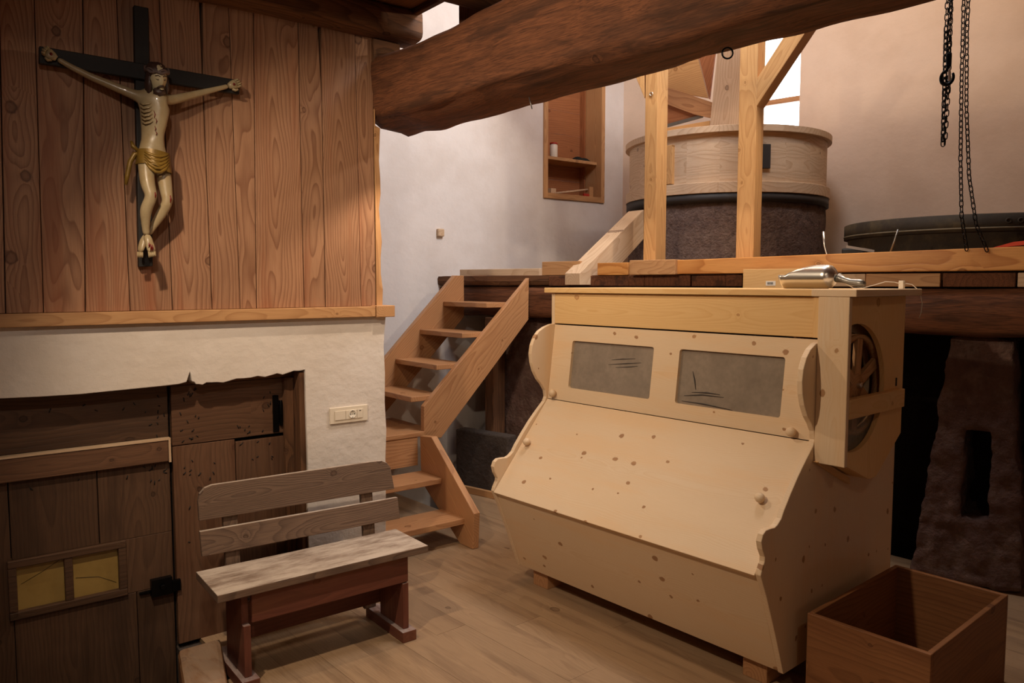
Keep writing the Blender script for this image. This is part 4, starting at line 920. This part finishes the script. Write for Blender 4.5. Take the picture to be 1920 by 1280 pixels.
# ================================================================== bench
be = V((math.sin(R(52.5)), math.cos(R(52.5)), 0)); bg_ = V((-be.y, be.x, 0)); bo = floor_pt(803, 1022, .42); bo.z = 0
BF = Fr(bo, be, bg_)
bn = thing('wooden_bench', 'worn red-brown wooden bench with grey dusty seat and two-slat backrest', 'bench', BF.p(-.46, .16, 0))
MB().prism([BF.p(a, b, .388) for a, b in [(-.93, .0), (-.5, .003), (0, 0), (.0, .30), (-.5, .298), (-.925, .305)]], UP*.032).out('seat', M_BGREY, bn, g=be, n=UP, bevel=.003)
MB().box(BF, (-.79, -.085), (.035, .055), (.262, .386)).out('apron', M_BRED, bn, g=be, n=-bg_, bevel=.003)
MB().box(BF, (-.79, -.085), (.255, .272), (.10, .26)).out('rear_rail', M_BRED, bn, g=be, n=-bg_, bevel=.003)
for a0 in (-.825, -.115):
    MB().prism([BF.p(a0, b, z) for b, z in [(.0565, .05), (.2535, .05), (.2535, .386), (.0565, .386)]] if False else [BF.p(a0, b, z) for b, z in [(.03, .05), (.25, .05), (.25, .387), (.057, .387), (.057, .258), (.03, .258)]], be*.028).out('leg', M_BRED, bn, g=UP, n=be, bevel=.002)
    MB().box(BF, (a0-.02, a0+.05), (-.0, .36), (0, .049)).out('foot', M_BRED, bn, g=bg_, n=UP, bevel=.003)
def slat(pts, b0, nm='back_slat'):
    def q(a, z): return BF.p(a, b0+(z-.42)*.12, z)
    MB().prism([q(a, z) for a, z in pts], bg_*.018).out(nm, M_BGREY, bn, g=be, n=-bg_, bevel=.003)
up_ = [(-.897, .618)]+[(-.897, .70)]+[(-.897+.06*(1-math.cos(R(a))), .70+.058*math.sin(R(a))) for a in (30, 60, 90)]+[(-.105, .752)]+[(-.055+.06*math.cos(R(a))-.0, .69+.06*math.sin(R(a))) for a in (80, 50, 20)]+[(.015, .605)]
slat(up_, .312); slat([(-.895, .472), (-.898, .576), (.028, .563), (.033, .460)], .310)
for a0 in (-.795, -.155):
    MB().prism([BF.p(a0, .330+(z-.42)*.12*(z > .42)+o_, z) for o_, z in [(0, .05), (0, .42), (0, .73)]]+[BF.p(a0, .330+(z-.42)*.12*(z > .42)+.022, z) for z in (.73, .42, .05)], be*.06).out('back_support', M_BGREY, bn, g=UP, n=-bg_, bevel=.002)
# doorstep block
ds = [floor_pt(x, y, .10) for x, y in ((333, 1216), (380, 1203), (414, 1193), (420, 1232), (432, 1310), (440, 1360), (352, 1360), (345, 1290))]
for q in ds: q.z = -.15
o = MB().prism(ds, UP*.25).out('doorstep', wood('worn_step', '9a7250', '6a452c', rings=60, contrast=.6, knot=.2, tint=.03, dust='b09c88', dust_amt=.6), None, g=wn, n=UP, bevel=.02); tag(o, 'worn wooden doorstep block at the foot of the old door', 'doorstep')
o.location.z -= 0.0
# ================================================================== socket
s0_, s1_, sz0, sz1 = -.312, -.112, .926, 1.004
so_ = thing('wall_socket', 'cream double-module wall socket plate on the white plaster wall', 'socket', WF.p(-.21, 0, .926))
MB().box(WF, (s0_, s1_), (-.001, .009), (sz0, sz1)).out('plate', M_CREAM, so_, g=wd, n=wn, bevel=.002)
MB().box(WF, (s0_+.024, -.232), (.0095, .0125), (sz0+.017, sz1-.017)).out('blank_module', M_CREAM, so_, bevel=.001)
MB().box(WF, (-.23, -.172), (.0095, .0125), (sz0+.017, sz1-.017)).out('socket_module', M_CREAM, so_, bevel=.001)
MB().lathe(WF.p(-.196, .0125, .966), wn, [(.019, 0), (.020, .002), (.018, .0022), (.017, .0004), (0, .0004)], 24).out('socket_ring', M_WHITEP, so_)
m = MB()
for da in (-.010, 0, .010): m.lathe(WF.p(-.196+da, .0131, .966), wn, [(.0028 if da else .002, 0), (.0028 if da else .002, .0006)], 10)
m.box(WF, (-.2, -.192), (.0128, .0136), (.948, .952)).box(WF, (-.2, -.192), (.0128, .0136), (.980, .984))
m.out('socket_hole', M_BLACK, so_)
MB().box(WF, (-.17, -.14), (.0095, .0125), (sz0+.017, sz1-.017)).out('switch_module', M_CREAM, so_, bevel=.001)
MB().box(WF, (-.160, -.150), (.0127, .0132), (.978, .981)).out('indicator', M_BLACK, so_)
# small stone in back wall
a_, z_ = BW.hit(824, 436, 0)
o = rough = MB().box(BW, (a_-.03, a_+.03), (-.03, .02), (z_-.032, z_+.03)).out('peg', M_PALE, None, bevel=.008); tag(o, 'small wooden peg end sticking out of the white back wall', 'peg')
# ================================================================== crucifix
cx = thing('crucifix', 'black wooden crucifix with a painted carved figure on the larch panelling', 'crucifix', WF.p(-1.1, 0, 1.66))
CB0, CB1 = -.014, .018
up4 = [(-1.117, 2.70), (-1.063, 2.70), (-1.080, 1.670), (-1.133, 1.666)]
MB().prism([WF.p(a, CB0, z) for a, z in up4], wn*.03).out('upright', M_BLACKW, cx, g=UP, n=wn, bevel=.003)
ar4 = [(-1.452, 2.475), (-.716, 2.468), (-.716, 2.408), (-1.455, 2.412)]
MB().prism([WF.p(a, CB0+.031, z) for a, z in ar4], wn*.022).out('crossbar', M_BLACKW, cx, g=wd, n=wn, bevel=.003)
# carved figure: skinned skeleton in wall coordinates (a, b, z)
def skin(name, pts, edges, root, mat, parent, sub=2, **kw):
    me = bpy.data.meshes.new(name); O = WF.p(-1.08, .1, 2.1)
    me.from_pydata([WF.p(*p[:3])-O for p in pts], edges, []); ob = bpy.data.objects.new(name, me); COL.objects.link(ob)
    place(ob, Matrix.Translation(O), parent); me.materials.append(mat)
    sk = ob.modifiers.new('skin', 'SKIN'); sk.use_smooth_shade = True
    if not me.skin_vertices: me.skin_vertices.new()
    for i, p in enumerate(pts):
        r = p[3]; me.skin_vertices[0].data[i].radius = r if isinstance(r, tuple) else (r, r)
        me.skin_vertices[0].data[i].use_root = (i == root)
    ss = ob.modifiers.new('sub', 'SUBSURF'); ss.levels = ss.render_levels = sub
    for k, q in kw.items(): ob[k] = q
    return ob
P = [(-1.082, .085, 2.108, (.049, .034)),   # 0 pelvis
     (-1.084, .088, 2.168, (.041, .027)),   # 1 waist
     (-1.078, .098, 2.240, (.056, .036)),   # 2 ribs
     (-1.074, .098, 2.300, (.066, .038)),   # 3 chest
     (-1.070, .096, 2.336, (.048, .028)),   # 4 upper chest
     (-1.062, .108, 2.368, .020),           # 5 neck
     (-1.128, .086, 2.330, .022), (-1.215, .07, 2.360, .0175), (-1.285, .060, 2.384, .0145), (-1.350, .058, 2.410, .0115), (-1.398, .058, 2.433, .0095),  # 6-10 left-of-picture arm
     (-1.010, .086, 2.332, .021), (-.930, .07, 2.365, .0165), (-.875, .062, 2.388, .0140), (-.815, .060, 2.412, .0110), (-.770, .058, 2.430, .0095),     # 11-15
     (-1.114, .095, 2.085, .034), (-1.116, .125, 1.990, .0285), (-1.106, .138, 1.940, .0235), (-1.126, .120, 1.885, .0235), (-1.124, .105, 1.822, .0150), (-1.120, .10, 1.790, .0135),   # 16-21 leg in front
     (-1.050, .085, 2.080, .033), (-1.042, .095, 1.985, .028), (-1.038, .105, 1.925, .022), (-1.058, .085, 1.880, .022), (-1.090, .07, 1.825, .015), (-1.108, .066, 1.795, .013)]   # 22-27
E_ = [(0, 1), (1, 2), (2, 3), (3, 4), (4, 5), (4, 6), (6, 7), (7, 8), (8, 9), (9, 10), (4, 11), (11, 12), (12, 13), (13, 14), (14, 15), (0, 16), (16, 17), (17, 18), (18, 19), (19, 20), (20, 21), (0, 22), (22, 23), (23, 24), (24, 25), (25, 26), (26, 27)]
fig = skin('figure', P, E_, 0, M_SKIN, cx, label='carved wooden figure painted pale yellow, arms spread, legs crossed at the ankles')
# feet
def foot(pts, nm='foot'): return skin(nm, pts, [(i, i+1) for i in range(len(pts)-1)], 0, M_SKIN, fig)
foot([(-1.120, .10, 1.792, .014), (-1.118, .112, 1.772, .0175), (-1.112, .124, 1.742, (.018, .011)), (-1.110, .130, 1.720, (.018, .008))])
foot([(-1.108, .066, 1.797, .012), (-1.122, .074, 1.772, .018), (-1.137, .084, 1.745, (.016, .011)), (-1.143, .088, 1.722, (.015, .008))])
tt = MB()
for k in range(5): tt.tube([WF.p(-1.121+k*.0055, .129-.001*abs(k-2), 1.726), WF.p(-1.121+k*.0055, .133, 1.711), WF.p(-1.121+k*.0055, .132, 1.701+.0015*k)], [.0036, .0038, .0024], 8)
for k in range(4): tt.tube([WF.p(-1.152+k*.0055, .088, 1.724), WF.p(-1.153+k*.0055, .092, 1.711), WF.p(-1.153+k*.0055, .091, 1.702)], [.0034, .0036, .0022], 8)
tt.out('toes', M_SKIN, fig)
rb = MB()
for sg in (-1, 1):
    for k in range(6):
        z0 = 2.222+k*.0145; rb.tube([WF.p(-1.077+sg*(.046+.001*k), .104, z0+.006), WF.p(-1.077+sg*(.038+.001*k), .119, z0), WF.p(-1.077+sg*.024, .128, z0+.004), WF.p(-1.077+sg*.012, .129, z0+.010)], [.002, .0034, .003, .001], 6)
rb.out('ribs', M_SKIN, fig, kind='stuff')
# hands: palm and five curled fingers each
def hand(wr, dirx, sgn):
    wx, wz = wr; d = wd*dirx[0]+UP*dirx[1]; d.normalize(); s_ = d.cross(wn).normalized()*sgn; o = WF.p(wx, .056, wz)
    m = MB(); vs = []
    pl = [(0, .010, .009), (.012, .016, .0105), (.026, .0195, .010), (.038, .018, .008)]
    ns = 12
    for (t, hw, hh) in pl:
        for j in range(ns):
            an = 2*math.pi*j/ns; vs.append(o+d*t+s_*hw*math.cos(an)+wn*hh*math.sin(an))
    m.add(vs, [(i*ns+j, i*ns+(j+1) % ns, (i+1)*ns+(j+1) % ns, (i+1)*ns+j) for i in range(3) for j in range(ns)]+[tuple(range(ns-1, -1, -1)), tuple(range(3*ns, 4*ns))], True)
    for k, L in enumerate((.026, .031, .029, .023)):
        b = o+d*.034+s_*(-.0135+k*.009); u1 = (d*.9+wn*.45).normalized(); u2 = (d*.25+wn*.95).normalized(); u3 = (-d*.75+wn*.5).normalized()
        q1 = b+u1*L*.45; q2 = q1+u2*L*.35; q3 = q2+u3*L*.34
        m.tube([b, q1, q2, q3], [.0052, .005, .0045, .003], 8)
    b = o+d*.012-s_*.015; q1 = b+(d*.6-s_*.7+wn*.3).normalized()*.013; q2 = q1+(d*.8+wn*.6).normalized()*.013
    m.tube([b, q1, q2], [.0062, .0055, .0035], 8); m.out('hand', M_SKIN, fig)
    MB().lathe(o+d*.022+wn*.009, wn, [(.005, 0), (.006, .003), (.004, .007), (0, .008)], 8).out('nail_head', M_BLOOD, fig)
hand((-1.400, 2.434), (-.86, .50), 1); hand((-.768, 2.431), (.90, .40), -1)
# head
H0 = WF.p(-1.068, .128, 2.400); fwd = (wn*.93-UP*.33+wd*.15).normalized(); upv = (UP-fwd*UP.dot(fwd)-wd*.10).normalized(); rt = upv.cross(fwd).normalized(); upv = fwd.cross(rt)
HF2 = Fr(H0, rt, fwd, upv)
m = MB(); nu, nv = 24, 18; vs = []
for i in range(nv+1):
    ph = math.pi*i/nv; z = math.cos(ph); rr_ = math.sin(ph)
    for j in range(nu):
        an = 2*math.pi*j/nu; x, y = rr_*math.cos(an), rr_*math.sin(an)
        wdt = .034*(1-.30*max(0, -z)); dep = .042*(1-.12*max(0, -z)); q = [x*wdt, y*dep, z*.058]
        if y > .3:                                         # face relief
            fx = x; 
            q[1] += .013*math.exp(-(fx/.16)**2)*math.exp(-((z+.12)/.22)**2)        # nose
            q[1] -= .0045*math.exp(-((abs(fx)-.38)/.17)**2)*math.exp(-((z-.08)/.13)**2)  # eye sockets
            q[1] += .003*math.exp(-((z-.26)/.1)**2)                                  # brow
            q[1] += .003*math.exp(-(fx/.25)**2)*math.exp(-((z+.48)/.07)**2)          # lips
        vs.append(HF2.p(*q))
m.add(vs, [(i*nu+j, i*nu+(j+1) % nu, (i+1)*nu+(j+1) % nu, (i+1)*nu+j) for i in range(nv) for j in range(nu)], True)
hd = m.out('head', M_FACEW, fig)
m = MB()
for sgn in (-1, 1): m.tube([HF2.p(sgn*.006, .0385, .003), HF2.p(sgn*.0125, .0385, .0005), HF2.p(sgn*.019, .035, .003)], [.0008, .0018, .0008], 6)
m.out('eye', M_HAIR, fig)
m = MB()
for sgn in (-1, 1):
    m.tube([HF2.p(sgn*.005, .0415, .013), HF2.p(sgn*.013, .0405, .018), HF2.p(sgn*.022, .035, .014)], .0015, 6)
m.out('eyebrow', M_HAIR, fig)
m = MB()
for sgn in (-1, 1): m.lathe(HF2.p(sgn*.0335, .0, -.004), rt*sgn, [(.009, 0), (.010, .003), (.006, .005), (0, .004)], 10)
m.out('ear', M_FACEW, fig)
def blob(cx_, cy_, cz__, rx, ry, rz, name, mat, par, seed=0, amp=.12):
    vs = []; nu, nv = 18, 12
    for i in range(nv+1):
        ph = math.pi*i/nv
        for j in range(nu):
            an = 2*math.pi*j/nu; d = V((math.sin(ph)*math.cos(an), math.sin(ph)*math.sin(an), math.cos(ph))); k = 1+amp*noise.noise(d*3+V((seed, 0, 0)))
            vs.append(HF2.p(cx_+d.x*rx*k, cy_+d.y*ry*k, cz__+d.z*rz*k))
    return MB().add(vs, [(i*nu+j, i*nu+(j+1) % nu, (i+1)*nu+(j+1) % nu, (i+1)*nu+j) for i in range(nv) for j in range(nu)], True).out(name, mat, par)
blob(0, -.008, .018, .041, .044, .043, 'hair', M_HAIR, fig)
blob(-.033, -.002, -.025, .012, .022, .042, 'hair', M_HAIR, fig, 2, .2); blob(.033, -.002, -.025, .012, .022, .040, 'hair', M_HAIR, fig, 4, .2)
m = MB(); m.tube([HF2.p(math.cos(a)*.041, -.004+math.sin(a)*.045, .028+.003*math.sin(a*7)) for a in [i*2*math.pi/32 for i in range(32)]], .0062, 8, closed=True)
m.tube([HF2.p(math.cos(a)*.042, -.004+math.sin(a)*.046, .034+.005*math.sin(a*5+1)) for a in [i*2*math.pi/32 for i in range(32)]], .004, 8, closed=True); m.out('crown', M_CROWN, fig)
blob(0, .022, -.046, .024, .022, .018, 'beard', M_HAIR, fig, 7, .25)
m = MB(); m.tube([HF2.p(-.016, .036, -.030), HF2.p(-.006, .045, -.022), HF2.p(.006, .045, -.022), HF2.p(.016, .036, -.030)], [.002, .004, .004, .002], 8); m.out('moustache', M_HAIR, fig)
m = MB(); m.tube([HF2.p(-.008, .0435, -.032), HF2.p(0, .0455, -.033), HF2.p(.008, .0435, -.032)], [.0018, .003, .0018], 8); m.out('lips', M_FACEW, fig)
# loincloth
vs = []; nu, nv = 28, 8
for i in range(nv+1):
    t = i/nv
    for j in range(nu):
        an = 2*math.pi*j/nu; sl_ = .018*math.cos(an)            # drops to the right
        z = 2.125-.058*t-(.010+.022*t)*max(0, math.cos(an-.3))
        rr_ = 1+.10*math.sin(an*7+t*3)*t*.5+.1*t
        vs.append(WF.p(-1.082+.060*rr_*math.cos(an), .092+.052*rr_*math.sin(an), z-(0 if math.sin(an) < 0 else .0)))
MB().add(vs, [(i*nu+j, i*nu+(j+1) % nu, (i+1)*nu+(j+1) % nu, (i+1)*nu+j) for i in range(nv) for j in range(nu)], True).out('loincloth', M_CLOTH, fig)
m = MB()
for k in range(5): m.tube([WF.p(-1.125+i*.018, .132+.013*math.sin(i/5*math.pi), 2.112-k*.010-.016*math.sin(i/5*math.pi)*(1+k*.35)) for i in range(6)], [.003]+[.0065]*4+[.003], 8)
m.tube([WF.p(-1.132, .09, 2.112), WF.p(-1.150, .085, 2.105), WF.p(-1.166, .08, 2.075), WF.p(-1.178, .078, 2.02), WF.p(-1.184, .075, 1.985)], [.006, .010, .010, .009, .006], 8)
m.tube([WF.p(-1.135, .09, 2.118), WF.p(-1.155, .086, 2.135), WF.p(-1.160, .08, 2.155)], [.006, .009, .005], 8)
m.tube([WF.p(-1.034, .09, 2.085), WF.p(-1.026, .085, 2.04), WF.p(-1.024, .082, 2.02)], [.006, .008, .004], 8)
m.out('cloth_folds', M_CLOTH, fig)
m = MB(); rr = random.Random(2)
for (a, b, z, L) in [(-1.085, .131, 2.275, .03), (-1.080, .134, 2.245, .02), (-1.084, .130, 2.215, .018), (-1.080, .128, 2.195, .014)]:
    m.tube([WF.p(a, b, z), WF.p(a+.004, b+.002, z-L*.5), WF.p(a+.001, b, z-L)], [.001, .0022, .001], 6)
for (a, b, z, L) in [(-1.098, .160, 1.955, .022), (-1.034, .128, 1.95, .03), (-1.116, .139, 1.755, .03), (-1.110, .139, 1.752, .026), (-1.122, .137, 1.76, .02)]:
    m.tube([WF.p(a, b, z), WF.p(a+.002, b+.0, z-L*.5), WF.p(a, b-.002, z-L)], [.0015, .0032, .0012], 6)
m.out('red_paint', M_BLOOD, fig, kind='stuff')
